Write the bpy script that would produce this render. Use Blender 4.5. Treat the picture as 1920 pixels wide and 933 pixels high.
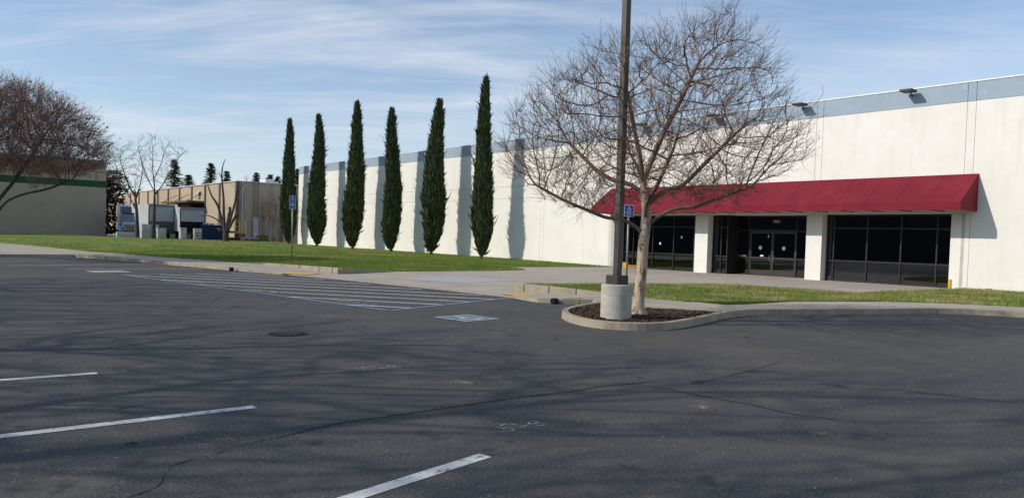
import bpy, bmesh, math, random
import numpy as np
from mathutils import Vector, Matrix
from mathutils.geometry import delaunay_2d_cdt

for o in list(bpy.data.objects):
    bpy.data.objects.remove(o)
S = bpy.context.scene
COL = S.collection
R = math.radians

# ------------------------------------------------------------------ camera
cd = bpy.data.cameras.new('camera')
cam = bpy.data.objects.new('camera', cd)
COL.objects.link(cam)
PITCH = math.atan((500 - 446.7) / 1440)
ROLL = 0.030
fwd = Vector((0, math.cos(PITCH), -math.sin(PITCH)))
up0 = Vector((0, math.sin(PITCH), math.cos(PITCH)))
rt0 = Vector((1, 0, 0))
rt = rt0 * math.cos(ROLL) + up0 * math.sin(ROLL)
up = -rt0 * math.sin(ROLL) + up0 * math.cos(ROLL)
m = Matrix((rt, up, -fwd)).transposed().to_4x4()
m.translation = (0, 0, 1.71)
cam.matrix_world = m
cd.sensor_width = 36
cd.sensor_fit = 'HORIZONTAL'
cd.lens = 1440 / 1920 * 36
cd.shift_y = 33.5 / 1920
cd.clip_start = 0.1
cd.clip_end = 6000
S.camera = cam

# facade axes: T runs along the long wall away from the camera, N points out of it
ANG = R(-39.2)
T = np.array([math.sin(ANG), math.cos(ANG), 0.0])
N = np.array([-T[1], T[0], 0.0])
OFF = -32.4


def fp(u, o, z=0.0):
    p = T * u + N * (OFF + o)
    return (float(p[0]), float(p[1]), float(z))


# ------------------------------------------------------------------ sky and sun
LD = Vector(-0.72 * T - 1.6 * N + np.array([0, 0, -1.03])).normalized()
sun_el = math.asin(-LD.z)
sun_az = math.atan2(-LD.x, -LD.y)
W = bpy.data.worlds.new('World')
S.world = W
W.use_nodes = True
nt = W.node_tree
nt.nodes.clear()


def nd(nt, typ, **kw):
    n = nt.nodes.new(typ)
    for k, v in kw.items():
        setattr(n, k, v)
    return n


sky = nd(nt, 'ShaderNodeTexSky', sky_type='NISHITA')
sky.sun_disc = False
sky.sun_elevation = sun_el
sky.sun_rotation = sun_az
sky.air_density = 1.0
sky.dust_density = 0.3
sky.ozone_density = 3.5
tc = nd(nt, 'ShaderNodeTexCoord')
sx = nd(nt, 'ShaderNodeSeparateXYZ')
nt.links.new(tc.outputs['Generated'], sx.inputs[0])


def mth(nt, op, a, b=None, c=None):
    n = nd(nt, 'ShaderNodeMath', operation=op)
    for i, v in enumerate((a, b, c)):
        if v is None:
            continue
        if isinstance(v, (int, float)):
            n.inputs[i].default_value = v
        else:
            nt.links.new(v, n.inputs[i])
    return n.outputs[0]


zz = mth(nt, 'ADD', mth(nt, 'ABSOLUTE', sx.outputs[2]), 0.16)
cx = mth(nt, 'DIVIDE', sx.outputs[0], zz)
cy = mth(nt, 'DIVIDE', sx.outputs[1], zz)
cv = nd(nt, 'ShaderNodeCombineXYZ')
nt.links.new(cx, cv.inputs[0])
nt.links.new(cy, cv.inputs[1])


def cloud(rot, scale, noise, detail, dist, lo, hi, seed):
    mp = nd(nt, 'ShaderNodeMapping')
    mp.inputs['Rotation'].default_value = (0, 0, rot)
    mp.inputs['Scale'].default_value = scale
    mp.inputs['Location'].default_value = (seed, seed * .7, 0)
    nt.links.new(cv.outputs[0], mp.inputs[0])
    nz = nd(nt, 'ShaderNodeTexNoise')
    nz.inputs['Scale'].default_value = noise
    nz.inputs['Detail'].default_value = detail
    nz.inputs['Roughness'].default_value = 0.58
    nz.inputs['Distortion'].default_value = dist
    nt.links.new(mp.outputs[0], nz.inputs['Vector'])
    mr = nd(nt, 'ShaderNodeMapRange', interpolation_type='SMOOTHSTEP')
    mr.inputs[1].default_value = lo
    mr.inputs[2].default_value = hi
    nt.links.new(nz.outputs[0], mr.inputs[0])
    return mr.outputs[0]


c1 = cloud(0.35, (0.4, 1.5, 1), 1.3, 7, 0.8, 0.36, 0.70, 3.1)
c2 = cloud(-0.1, (0.6, 2.2, 1), 3.0, 6, 0.9, 0.42, 0.76, 9.3)
c3 = cloud(0.2, (0.8, 1.0, 1), 0.7, 3, 0.2, 0.35, 0.7, 5.7)
cl = mth(nt, 'ADD', mth(nt, 'MULTIPLY', c1, 0.62), mth(nt, 'MULTIPLY', c2, 0.25))
cl = mth(nt, 'MULTIPLY', cl, mth(nt, 'ADD', mth(nt, 'MULTIPLY', c3, 0.7), 0.35))
hz = nd(nt, 'ShaderNodeMapRange')
hz.inputs[1].default_value = 0.0
hz.inputs[2].default_value = 0.35
hz.inputs[3].default_value = 0.42
hz.inputs[4].default_value = 0.02
nt.links.new(sx.outputs[2], hz.inputs[0])
cl = mth(nt, 'MINIMUM', mth(nt, 'ADD', cl, hz.outputs[0]), 0.9)
mix = nd(nt, 'ShaderNodeMix', data_type='RGBA')
nt.links.new(cl, mix.inputs['Factor'])
nt.links.new(sky.outputs[0], mix.inputs[6])
mix.inputs[7].default_value = (5.3, 5.75, 6.4, 1)
bg = nd(nt, 'ShaderNodeBackground')
bg.inputs['Strength'].default_value = 0.14
nt.links.new(mix.outputs[2], bg.inputs[0])
wo = nd(nt, 'ShaderNodeOutputWorld')
nt.links.new(bg.outputs[0], wo.inputs[0])

sd = bpy.data.lights.new('sun', 'SUN')
sd.energy = 3.5
sd.angle = R(0.53)
sd.color = (1.0, 0.925, 0.81)
so = bpy.data.objects.new('sun', sd)
COL.objects.link(so)
so.rotation_euler = LD.to_track_quat('-Z', 'Y').to_euler()
so.location = (-20, -10, 30)

S.view_settings.view_transform = 'Standard'
S.view_settings.look = 'None'
S.view_settings.gamma = 1
S.view_settings.exposure = 0.0
S.view_settings.use_curve_mapping = False
S.render.engine = 'CYCLES'
S.cycles.max_bounces = 6
S.cycles.transparent_max_bounces = 12
S.cycles.use_denoising = True

# ------------------------------------------------------------------ materials
MATS = {}


def mat(name, col, col2=None, rough=0.8, scale=4.0, detail=4, lo=0.35, hi=0.65, spec=0.3,
        stretch=(1, 1, 1), fine=0.0, fscale=80, bump=0.0, bscale=60, metal=0.0, bdist=0.01, trans=0.0):
    """Principled surface, colour mixed by object-space noise plus an optional fine speckle and bump."""
    if name in MATS:
        return MATS[name]
    mt = bpy.data.materials.new(name)
    mt.use_nodes = True
    t = mt.node_tree
    b = t.nodes['Principled BSDF']
    b.inputs['Roughness'].default_value = rough
    b.inputs['Metallic'].default_value = metal
    b.inputs['Specular IOR Level'].default_value = spec
    g = nd(t, 'ShaderNodeNewGeometry')
    mp = nd(t, 'ShaderNodeMapping')
    mp.inputs['Scale'].default_value = stretch
    t.links.new(g.outputs['Position'], mp.inputs[0])
    if col2 is None:
        col2 = tuple(c * 0.85 for c in col)
    nz = nd(t, 'ShaderNodeTexNoise')
    nz.inputs['Scale'].default_value = scale
    nz.inputs['Detail'].default_value = detail
    nz.inputs['Roughness'].default_value = 0.6
    t.links.new(mp.outputs[0], nz.inputs['Vector'])
    mr = nd(t, 'ShaderNodeMapRange')
    mr.inputs[1].default_value = lo
    mr.inputs[2].default_value = hi
    t.links.new(nz.outputs[0], mr.inputs[0])
    mx = nd(t, 'ShaderNodeMix', data_type='RGBA')
    mx.inputs[6].default_value = (*col, 1)
    mx.inputs[7].default_value = (*col2, 1)
    t.links.new(mr.outputs[0], mx.inputs['Factor'])
    out = mx.outputs[2]
    if fine > 0:
        nf = nd(t, 'ShaderNodeTexNoise')
        nf.inputs['Scale'].default_value = fscale
        nf.inputs['Detail'].default_value = 2
        t.links.new(g.outputs['Position'], nf.inputs['Vector'])
        mf = nd(t, 'ShaderNodeMapRange')
        mf.inputs[1].default_value = 0.3
        mf.inputs[2].default_value = 0.7
        mf.inputs[3].default_value = 1 - fine
        mf.inputs[4].default_value = 1 + fine
        t.links.new(nf.outputs[0], mf.inputs[0])
        vm = nd(t, 'ShaderNodeVectorMath', operation='SCALE')
        t.links.new(out, vm.inputs[0])
        t.links.new(mf.outputs[0], vm.inputs['Scale'])
        out = vm.outputs[0]
    t.links.new(out, b.inputs['Base Color'])
    if bump > 0:
        nb = nd(t, 'ShaderNodeTexNoise')
        nb.inputs['Scale'].default_value = bscale
        nb.inputs['Detail'].default_value = 3
        t.links.new(g.outputs['Position'], nb.inputs['Vector'])
        bp = nd(t, 'ShaderNodeBump')
        bp.inputs['Strength'].default_value = bump
        bp.inputs['Distance'].default_value = bdist
        t.links.new(nb.outputs[0], bp.inputs['Height'])
        t.links.new(bp.outputs[0], b.inputs['Normal'])
    if trans > 0:
        tr = nd(t, 'ShaderNodeBsdfTranslucent')
        t.links.new(out, tr.inputs[0])
        ms = nd(t, 'ShaderNodeMixShader')
        ms.inputs[0].default_value = trans
        t.links.new(b.outputs[0], ms.inputs[1])
        t.links.new(tr.outputs[0], ms.inputs[2])
        t.links.new(ms.outputs[0], t.nodes['Material Output'].inputs[0])
    MATS[name] = mt
    return mt


def add_layer(mt, col, scale, lo, hi, amount, stretch=(1, 1, 1), detail=6, seed=0.0):
    """Mix one more noise-shaped layer of colour (dirt, wear) over a material's base colour."""
    t = mt.node_tree
    b = t.nodes['Principled BSDF']
    src = b.inputs['Base Color'].links[0].from_socket
    g = nd(t, 'ShaderNodeNewGeometry')
    mp = nd(t, 'ShaderNodeMapping')
    mp.inputs['Scale'].default_value = stretch
    mp.inputs['Location'].default_value = (seed, seed * 1.3, seed * .3)
    t.links.new(g.outputs['Position'], mp.inputs[0])
    nz = nd(t, 'ShaderNodeTexNoise')
    nz.inputs['Scale'].default_value = scale
    nz.inputs['Detail'].default_value = detail
    nz.inputs['Roughness'].default_value = 0.65
    t.links.new(mp.outputs[0], nz.inputs['Vector'])
    mr = nd(t, 'ShaderNodeMapRange')
    mr.inputs[1].default_value = lo
    mr.inputs[2].default_value = hi
    mr.inputs[3].default_value = 0
    mr.inputs[4].default_value = amount
    t.links.new(nz.outputs[0], mr.inputs[0])
    mx = nd(t, 'ShaderNodeMix', data_type='RGBA')
    t.links.new(mr.outputs[0], mx.inputs['Factor'])
    t.links.new(src, mx.inputs[6])
    mx.inputs[7].default_value = (*col, 1)
    t.links.new(mx.outputs[2], b.inputs['Base Color'])
    return mt


ASPH = mat('asphalt', (0.096, 0.091, 0.088), (0.073, 0.072, 0.073), rough=0.88, scale=0.22, detail=6,
           lo=0.35, hi=0.65, spec=0.25, fine=0.5, fscale=52, bump=0.7, bscale=75, bdist=0.012)
add_layer(ASPH, (0.150, 0.133, 0.112), 1.5, 0.54, 0.74, 0.75, stretch=(1, 1, 1), seed=4)
add_layer(ASPH, (0.30, 0.28, 0.25), 34, 0.64, 0.72, 0.8, detail=2, seed=2)
add_layer(ASPH, (0.03, 0.03, 0.03), 27, 0.64, 0.74, 0.7, detail=3, seed=22)
add_layer(ASPH, (0.042, 0.042, 0.045), 0.5, 0.56, 0.72, 0.6, stretch=(1, 1, 1), seed=11)
add_layer(ASPH, (0.135, 0.121, 0.102), 0.42, 0.50, 0.72, 0.55, seed=31)
add_layer(ASPH, (0.030, 0.030, 0.032), 1.3, 0.63, 0.69, 0.65, seed=41, detail=3)
GROUND = mat('dry ground', (0.16, 0.15, 0.09), (0.1, 0.12, 0.05), scale=0.1)
YARD = mat('yard concrete', (0.2, 0.19, 0.175), (0.14, 0.135, 0.13), scale=0.5, fine=0.1)
CONC = mat('pavement concrete', (0.46, 0.40, 0.325), (0.37, 0.325, 0.27), rough=0.9, scale=0.7, detail=8, fine=0.1,
           fscale=50, bump=0.15, bscale=80)
add_layer(CONC, (0.27, 0.245, 0.21), 2.2, 0.56, 0.75, 0.55, seed=3)
KERBM = mat('kerb concrete', (0.40, 0.345, 0.26), (0.29, 0.255, 0.195), rough=0.92, scale=2.2, detail=8, fine=0.16,
            fscale=45, bump=0.25, bscale=70)
add_layer(KERBM, (0.2, 0.16, 0.11), 3.5, 0.56, 0.72, 0.6, seed=5)
BASEC = mat('lamp base concrete', (0.50, 0.465, 0.405), (0.40, 0.375, 0.33), rough=0.9, scale=3, detail=8, fine=0.1,
            fscale=60, bump=0.25, bscale=70, stretch=(1, 1, 2.5))
add_layer(BASEC, (0.16, 0.145, 0.125), 24, 0.66, 0.72, 0.8, detail=2, seed=1)
SOIL = mat('lawn soil', (0.145, 0.225, 0.030), (0.20, 0.25, 0.048), rough=0.95, scale=0.35, detail=8, lo=.3, hi=.7, fine=0.35,
           fscale=14, bump=0.8, bscale=26, bdist=0.05)
add_layer(SOIL, (0.40, 0.34, 0.17), 0.55, 0.57, 0.63, 0.9, stretch=(1, 1, 1), seed=7)
BLADE = mat('grass blades', (0.115, 0.20, 0.022), (0.225, 0.275, 0.055), rough=0.7, scale=0.45, detail=6, lo=.3, hi=.7, fine=.3,
            fscale=9, trans=0.35)
add_layer(BLADE, (0.07, 0.135, 0.016), 0.5, 0.48, 0.66, 0.75, seed=13)
DRYBL = mat('dry grass blades', (0.38, 0.34, 0.13), (0.58, 0.48, 0.26), rough=0.8, scale=1.1, detail=6, lo=.4, hi=.62, fine=.25,
            fscale=9, trans=0.35)
add_layer(SOIL, (0.09, 0.16, 0.02), 0.45, 0.5, 0.66, 0.7, seed=13)
MULCH = mat('bark mulch', (0.10, 0.065, 0.045), (0.05, 0.034, 0.025), rough=0.95, scale=18, fine=.4, fscale=60, bump=1, bscale=40,
            bdist=.03)
CHIP = mat('bark chips', (0.15, 0.092, 0.06), (0.055, 0.037, 0.027), rough=0.95, scale=30, lo=.4, hi=.6)
WHITE = mat('white wall paint', (0.79, 0.77, 0.725), (0.76, 0.735, 0.69), rough=0.85, scale=0.6, detail=7, bump=0.15, bscale=35,
            fine=0.02, fscale=3)
add_layer(WHITE, (0.62, 0.57, 0.48), 1.1, 0.57, 0.8, 0.45, stretch=(1, 1, 0.22), seed=6)
add_layer(WHITE, (0.84, 0.82, 0.78), 0.5, 0.52, 0.64, 0.4, stretch=(1, 1, 1.0), seed=16)
add_layer(WHITE, (0.58, 0.54, 0.47), 3.2, 0.54, 0.72, 0.28, stretch=(1, 1, 0.06), seed=26)
BLUEW = mat('grey blue wall paint', (0.335, 0.415, 0.495), (0.30, 0.375, 0.455), rough=0.85, scale=0.8, detail=7, bump=.15, bscale=35)
add_layer(BLUEW, (0.52, 0.57, 0.62), 6.5, 0.58, 0.70, 0.5, stretch=(1, 1, .6), seed=6)
add_layer(BLUEW, (0.24, 0.28, 0.33), 3.0, 0.60, 0.75, 0.5, stretch=(1, 1, .4), seed=9)
COPING = mat('coping metal', (0.7, 0.71, 0.72), rough=0.5, spec=.5, metal=.2)
JOINT = mat('joint sealant', (0.30, 0.29, 0.28), rough=.9)
AWN = mat('red awning fabric', (0.20, 0.014, 0.028), (0.165, 0.011, 0.023), rough=0.8, scale=0.9, detail=6, spec=.2, bump=.1, bscale=120)
add_layer(AWN, (0.27, 0.030, 0.048), 1.2, 0.52, 0.78, 0.6, stretch=(1, 1, .4), seed=2)
FRAME = mat('bronze aluminium', (0.028, 0.024, 0.022), rough=0.45, metal=.4, spec=.5)
DARKM = mat('dark painted steel', (0.035, 0.032, 0.03), (0.05, 0.044, 0.04), rough=0.5, spec=.4)
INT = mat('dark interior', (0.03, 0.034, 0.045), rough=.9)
POLE = mat('bronze pole paint', (0.10, 0.085, 0.072), (0.08, 0.068, 0.058), rough=0.55, scale=2, spec=.4)
GALV = mat('galvanised post', (0.30, 0.30, 0.29), (0.22, 0.22, 0.215), rough=.5, metal=.5)
SBLUE = mat('sign blue', (0.012, 0.085, 0.36), rough=.45, spec=.4)
SWHITE = mat('sign white', (0.78, 0.79, 0.8), rough=.5)
PWHITE = mat('white road paint', (0.70, 0.69, 0.66), (0.56, 0.55, 0.53), rough=.8, scale=3, detail=8, fine=.18, fscale=70)
add_layer(PWHITE, (0.13, 0.125, 0.12), 13, 0.55, 0.63, 0.8, detail=6, seed=3)
PBLUE = mat('blue road paint', (0.20, 0.33, 0.46), (0.16, 0.25, 0.34), rough=.8, scale=5, detail=6, fine=.2, fscale=60)
PFADE = mat('faded white road paint', (0.46, 0.45, 0.43), (0.30, 0.29, 0.28), rough=.85, scale=6, detail=8, fine=.2, fscale=60)
add_layer(PFADE, (0.11, 0.105, 0.10), 16, 0.53, 0.63, 0.85, seed=8)
YELLOW = mat('yellow warning paint', (0.68, 0.40, 0.075), (0.58, 0.36, 0.10), rough=.8, scale=5, fine=.12, fscale=30)
add_layer(YELLOW, (0.5, 0.43, 0.33), 3, 0.56, 0.7, 0.7, seed=4)
YPAINT = mat('yellow paint', (0.62, 0.38, 0.03), rough=.5)
CRACK = mat('crack', (0.034, 0.033, 0.033), (0.055, 0.052, 0.05), rough=.95, scale=20)
SAND = mat('pale sand', (0.42, 0.345, 0.24), (0.25, 0.21, 0.16), rough=.95, scale=9, fine=.3, fscale=60)
IRON = mat('cast iron lit tone', (0.075, 0.075, 0.08), (0.055, 0.055, 0.06), rough=.8)  # lighter tone paints in the light that the raised studs catch
BLACK = mat('black void', (0.008, 0.008, 0.009), rough=.9)
BARKP = mat('pale peeling bark', (0.50, 0.40, 0.31), (0.34, 0.25, 0.18), rough=.85, scale=3.5, detail=7, stretch=(2.2, 2.2, .45), bump=.5, bscale=30,
            lo=.42, hi=.62)
add_layer(BARKP, (0.15, 0.09, 0.06), 8, 0.56, 0.62, 0.9, stretch=(1, 1, .35), seed=2)
BARKM = mat('brown branch bark', (0.27, 0.185, 0.135), (0.14, 0.09, 0.066), rough=.85, scale=4, detail=6, bump=.3, bscale=40)
TWIG = mat('brown twigs', (0.175, 0.10, 0.07), (0.10, 0.06, 0.046), rough=.9, scale=1.5)
BARKD = mat('dark grey bark', (0.085, 0.068, 0.058), (0.055, 0.044, 0.038), rough=.9, scale=3, bump=.3)
TWIGD = mat('dark twigs', (0.27, 0.172, 0.142), (0.17, 0.112, 0.095), rough=.9, scale=1)
POD = mat('seed pods', (0.05, 0.035, 0.03), rough=.9)
LEAFT = mat('tan dead leaves', (0.36, 0.21, 0.12), (0.24, 0.13, 0.085), rough=.9, scale=5, trans=.3)
CYP = mat('cypress foliage', (0.032, 0.050, 0.020), (0.075, 0.098, 0.042), rough=.75, scale=2.5, detail=6, lo=.35, hi=.65, fine=.3, fscale=12)
add_layer(CYP, (0.10, 0.075, 0.04), 0.9, 0.60, 0.70, 0.55, seed=3)
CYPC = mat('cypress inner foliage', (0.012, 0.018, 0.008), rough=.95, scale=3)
CON = mat('conifer foliage', (0.075, 0.098, 0.066), (0.12, 0.14, 0.095), rough=.8, scale=.8)
SHRUB = mat('reddish shrub foliage', (0.085, 0.045, 0.035), (0.05, 0.032, 0.026), rough=.85, scale=1.5)
GSHRUB = mat('green shrub foliage', (0.05, 0.09, 0.022), (0.09, 0.13, 0.03), rough=.85, scale=1.5)
TANW = mat('tan concrete wall', (0.50, 0.41, 0.29), (0.42, 0.345, 0.25), rough=.9, scale=.35, detail=7, stretch=(1, 1, .4))
add_layer(TANW, (0.20, 0.18, 0.15), 0.55, 0.54, 0.68, 0.55, stretch=(1, 1, .28), seed=3)
PILA = mat('dark brown pilaster', (0.155, 0.10, 0.072), rough=.85)
BLOCK = mat('grey tan block wall', (0.41, 0.35, 0.26), (0.385, 0.33, 0.245), rough=.9, scale=.8, fine=.05, fscale=4)
GREEN = mat('green stripe paint', (0.012, 0.085, 0.038), rough=.7)
TRS = mat('roll door grey', (0.44, 0.46, 0.49), (0.37, 0.39, 0.42), rough=.55, scale=1.5)
TRW = mat('truck body white', (0.50, 0.52, 0.54), (0.40, 0.42, 0.44), rough=.5, scale=.9)
TRG = mat('truck grey panel', (0.24, 0.25, 0.27), (0.19, 0.20, 0.22), rough=.6, scale=1.2)
TRD = mat('truck dark panel', (0.085, 0.09, 0.10), rough=.6)
CHROME = mat('bright metal', (0.6, 0.6, 0.62), rough=.3, metal=.9)
RUBBER = mat('tyre rubber', (0.02, 0.02, 0.021), rough=.9)
TBLUE = mat('truck blue', (0.05, 0.13, 0.29), rough=.4, spec=.5)
DUMPB = mat('dumpster blue', (0.018, 0.04, 0.13), (0.013, 0.03, 0.09), rough=.6, scale=1)
PLASTIC = mat('white cabinet', (0.55, 0.56, 0.57), (0.38, 0.39, 0.40), rough=.5, scale=2)
WOOD = mat('weathered wood', (0.30, 0.22, 0.14), rough=.9)
JUNK = mat('pinkish clay', (0.48, 0.30, 0.22), rough=.9)
LENS = mat('lamp lens', (0.5, 0.5, 0.48), rough=.2)
FARW = mat('far wall paint', (0.11, 0.105, 0.10), (0.08, 0.08, 0.08), rough=.9)


def glass_material():
    mt = bpy.data.materials.new('dark tinted glass')
    mt.use_nodes = True
    t = mt.node_tree
    t.nodes.clear()
    tr = nd(t, 'ShaderNodeBsdfTransparent')
    tr.inputs[0].default_value = (0.16, 0.18, 0.22, 1)
    gl = nd(t, 'ShaderNodeBsdfGlossy')
    gl.inputs['Roughness'].default_value = 0.015
    gl.inputs[0].default_value = (0.85, 0.9, 1, 1)
    fr = nd(t, 'ShaderNodeFresnel')
    fr.inputs[0].default_value = 1.9
    ms = nd(t, 'ShaderNodeMixShader')
    ou = nd(t, 'ShaderNodeOutputMaterial')
    t.links.new(fr.outputs[0], ms.inputs[0])
    t.links.new(tr.outputs[0], ms.inputs[1])
    t.links.new(gl.outputs[0], ms.inputs[2])
    t.links.new(ms.outputs[0], ou.inputs[0])
    return mt


GLASS = glass_material()


# ------------------------------------------------------------------ mesh helpers
class MB:
    def __init__(s):
        s.v = []
        s.f = []

    def add(s, vs, fs):
        k = len(s.v)
        s.v += [tuple(map(float, p)) for p in vs]
        s.f += [tuple(i + k for i in f) for f in fs]
        return s

    def box(s, x0, x1, y0, y1, z0, z1, M=None):
        vs = [(x, y, z) for z in (z0, z1) for y in (y0, y1) for x in (x0, x1)]
        if M is not None:
            vs = [tuple(M @ Vector(p)) for p in vs]
        return s.add(vs, [(0, 2, 3, 1), (4, 5, 7, 6), (0, 1, 5, 4), (2, 6, 7, 3), (0, 4, 6, 2), (1, 3, 7, 5)])

    def tube(s, path, rad, n=6, cap=True):
        P = [Vector(p) for p in path]
        if not isinstance(rad, (list, tuple, np.ndarray)):
            rad = [rad] * len(P)
        k = len(s.v)
        d0 = (P[1] - P[0]).normalized()
        a = d0.orthogonal().normalized()
        for i, p in enumerate(P):
            d = (P[min(i + 1, len(P) - 1)] - P[max(i - 1, 0)])
            d = d.normalized() if d.length > 1e-9 else d0
            a = (a - d * a.dot(d))
            a = a.normalized() if a.length > 1e-6 else d.orthogonal().normalized()
            b = d.cross(a)
            for j in range(n):
                t = 2 * math.pi * j / n
                q = p + (a * math.cos(t) + b * math.sin(t)) * rad[i]
                s.v.append((q.x, q.y, q.z))
        for i in range(len(P) - 1):
            for j in range(n):
                s.f.append((k + i * n + j, k + i * n + (j + 1) % n, k + (i + 1) * n + (j + 1) % n, k + (i + 1) * n + j))
        if cap and n > 3:
            s.f.append(tuple(k + j for j in reversed(range(n))))
            e = k + (len(P) - 1) * n
            s.f.append(tuple(e + j for j in range(n)))
        return s

    def prism(s, poly, z0, z1):
        n = len(poly)
        zf0 = z0 if callable(z0) else (lambda x, y: z0)
        zf1 = z1 if callable(z1) else (lambda x, y: z1)
        vs = [(x, y, zf0(x, y)) for x, y in poly] + [(x, y, zf1(x, y)) for x, y in poly]
        fs = [tuple(reversed(range(n))), tuple(range(n, 2 * n))]
        fs += [(i, (i + 1) % n, n + (i + 1) % n, n + i) for i in range(n)]
        return s.add(vs, fs)

    def lathe(s, prof, n=24, c=(0, 0, 0)):
        k = len(s.v)
        for r, z in prof:
            for j in range(n):
                t = 2 * math.pi * j / n
                s.v.append((c[0] + r * math.cos(t), c[1] + r * math.sin(t), c[2] + z))
        for i in range(len(prof) - 1):
            for j in range(n):
                s.f.append((k + i * n + j, k + i * n + (j + 1) % n, k + (i + 1) * n + (j + 1) % n, k + (i + 1) * n + j))
        s.f.append(tuple(k + j for j in reversed(range(n))))
        e = k + (len(prof) - 1) * n
        s.f.append(tuple(e + j for j in range(n)))
        return s

    def mesh(s, name, mt=None, smooth=False):
        me = bpy.data.meshes.new(name)
        me.from_pydata(s.v, [], s.f)
        if mt:
            me.materials.append(mt)
        if smooth:
            me.polygons.foreach_set('use_smooth', [True] * len(me.polygons))
        me.update()
        return me

    def build(s, name, mt, parent=None, smooth=False, bevel=0.0, seg=2):
        return link(name, s.mesh(name, mt, smooth), parent, bevel, seg)


def link(name, me, parent=None, bevel=0.0, seg=2):
    o = bpy.data.objects.new(name, me)
    COL.objects.link(o)
    if parent is not None:
        o.parent = parent
    if bevel > 0:
        b = o.modifiers.new('bevel', 'BEVEL')
        b.width = bevel
        b.segments = seg
        b.limit_method = 'ANGLE'
    return o


def tag(o, label=None, cat=None, group=None, kind=None):
    if label:
        o['label'] = label
    if cat:
        o['category'] = cat
    if group:
        o['group'] = group
    if kind:
        o['kind'] = kind
    return o


def empty(name, loc=(0, 0, 0), rz=0.0):
    o = bpy.data.objects.new(name, None)
    o.location = loc
    o.rotation_euler = (0, 0, rz)
    o.empty_display_size = 0.3
    COL.objects.link(o)
    return o


def copy_tree(o, parent=None):
    c = o.copy()
    COL.objects.link(c)
    c.parent = parent
    for ch in list(o.children):
        copy_tree(ch, c)
    return c


def sstep(a, b, x):
    t = min(1, max(0, (x - a) / (b - a)))
    return t * t * (3 - 2 * t)


def resample(pl, step):
    P = [np.array(p, float) for p in pl]
    L = [0]
    for a, b in zip(P, P[1:]):
        L.append(L[-1] + np.linalg.norm(b - a))
    n = max(1, int(round(L[-1] / step)))
    out = []
    for i in range(n + 1):
        t = L[-1] * i / n
        k = min(max(j for j in range(len(L)) if L[j] <= t + 1e-9), len(P) - 2)
        f = (t - L[k]) / (L[k + 1] - L[k])
        out.append(P[k] * (1 - f) + P[k + 1] * f)
    return out


def catmull(pl, n=4):
    P = [np.array(p, float) for p in pl]
    P = [2 * P[0] - P[1]] + P + [2 * P[-1] - P[-2]]
    out = []
    for i in range(1, len(P) - 2):
        for k in range(n):
            t = k / n
            a, b, c, d = P[i - 1], P[i], P[i + 1], P[i + 2]
            out.append(.5 * ((2 * b) + (-a + c) * t + (2 * a - 5 * b + 4 * c - d) * t * t + (-a + 3 * b - 3 * c + d) * t ** 3))
    out.append(P[-2])
    return out


def ribbon(pts, w, z=0.0, jitter=0.0, rng=None):
    """Flat strip along a 2-D polyline; w is a number or a list of widths."""
    P = [np.array(p[:2], float) for p in pts]
    L, Rr = [], []
    for i, p in enumerate(P):
        d = P[min(i + 1, len(P) - 1)] - P[max(i - 1, 0)]
        d /= max(np.linalg.norm(d), 1e-9)
        n = np.array([-d[1], d[0]])
        ww = w[i] if isinstance(w, (list, tuple)) else w
        j1 = rng.uniform(-jitter, jitter) if rng else 0
        j2 = rng.uniform(-jitter, jitter) if rng else 0
        L.append(p + n * (ww / 2 + j1))
        Rr.append(p - n * (ww / 2 + j2))
    k = len(P)
    vs = [(q[0], q[1], z) for q in Rr] + [(q[0], q[1], z) for q in L]
    return vs, [(i, i + 1, k + i + 1, k + i) for i in range(k - 1)]


def text_mesh(s, size, name, mt, align='CENTER'):
    c = bpy.data.curves.new('txt', 'FONT')
    c.body = s
    c.size = size
    c.align_x = align
    c.align_y = 'CENTER'
    c.extrude = 0.0015
    o = bpy.data.objects.new('txt', c)
    COL.objects.link(o)
    dg = bpy.context.evaluated_depsgraph_get()
    me = bpy.data.meshes.new_from_object(o.evaluated_get(dg))
    bpy.data.objects.remove(o)
    bpy.data.curves.remove(c)
    me.name = name
    me.materials.clear()
    me.materials.append(mt)
    return me


def isa_shapes():
    """Wheelchair symbol as 2-D strips in a unit square centred on 0 (y up)."""
    out = []
    head = [(0.0 + .085 * math.cos(t), .38 + .085 * math.sin(t)) for t in np.linspace(0, 2 * math.pi, 13)[:-1]]
    out.append(('poly', head))
    out.append(('line', [(-.03, .28), (-.01, .0), (.19, -.01), (.29, -.27), (.36, -.25)], .09))
    out.append(('line', [(-.02, .17), (.17, .17)], .07))
    arc = [(-.03 + .25 * math.cos(t), -.17 + .25 * math.sin(t)) for t in np.linspace(R(100), R(335), 15)]
    out.append(('line', arc, .08))
    return out


# ------------------------------------------------------------------ ground, road and paving
MB().add([(-2500, -1500, -.06), (2500, -1500, -.06), (2500, 4000, -.06), (-2500, 4000, -.06)], [(0, 1, 2, 3)]
         ).build('ground', GROUND).__setitem__('kind', 'structure')
lot = MB().add([(-95, -70, 0), (70, -70, 0), (70, 70, 0), (-95, 70, 0)], [(0, 1, 2, 3)]).build('parking_lot', ASPH)
lot['kind'] = 'structure'


def zpat(o):
    return .03 + .22 * min(1, max(0, (18.5 - o) / 18))


def wramp(u):
    return sstep(14.9, 17.0, u) * (1 - sstep(29.5, 33.0, u))


def zpave(u, o):
    if o < 15.4:
        return zpat(o) if u > 12.05 and u < 34 else .15
    w = wramp(u)
    return .15 * (1 - w) + zpat(o) * w


def uo_of(x, y):
    p = np.array([x, y, 0.0])
    return float(p @ T), float(p @ N) - OFF


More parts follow.
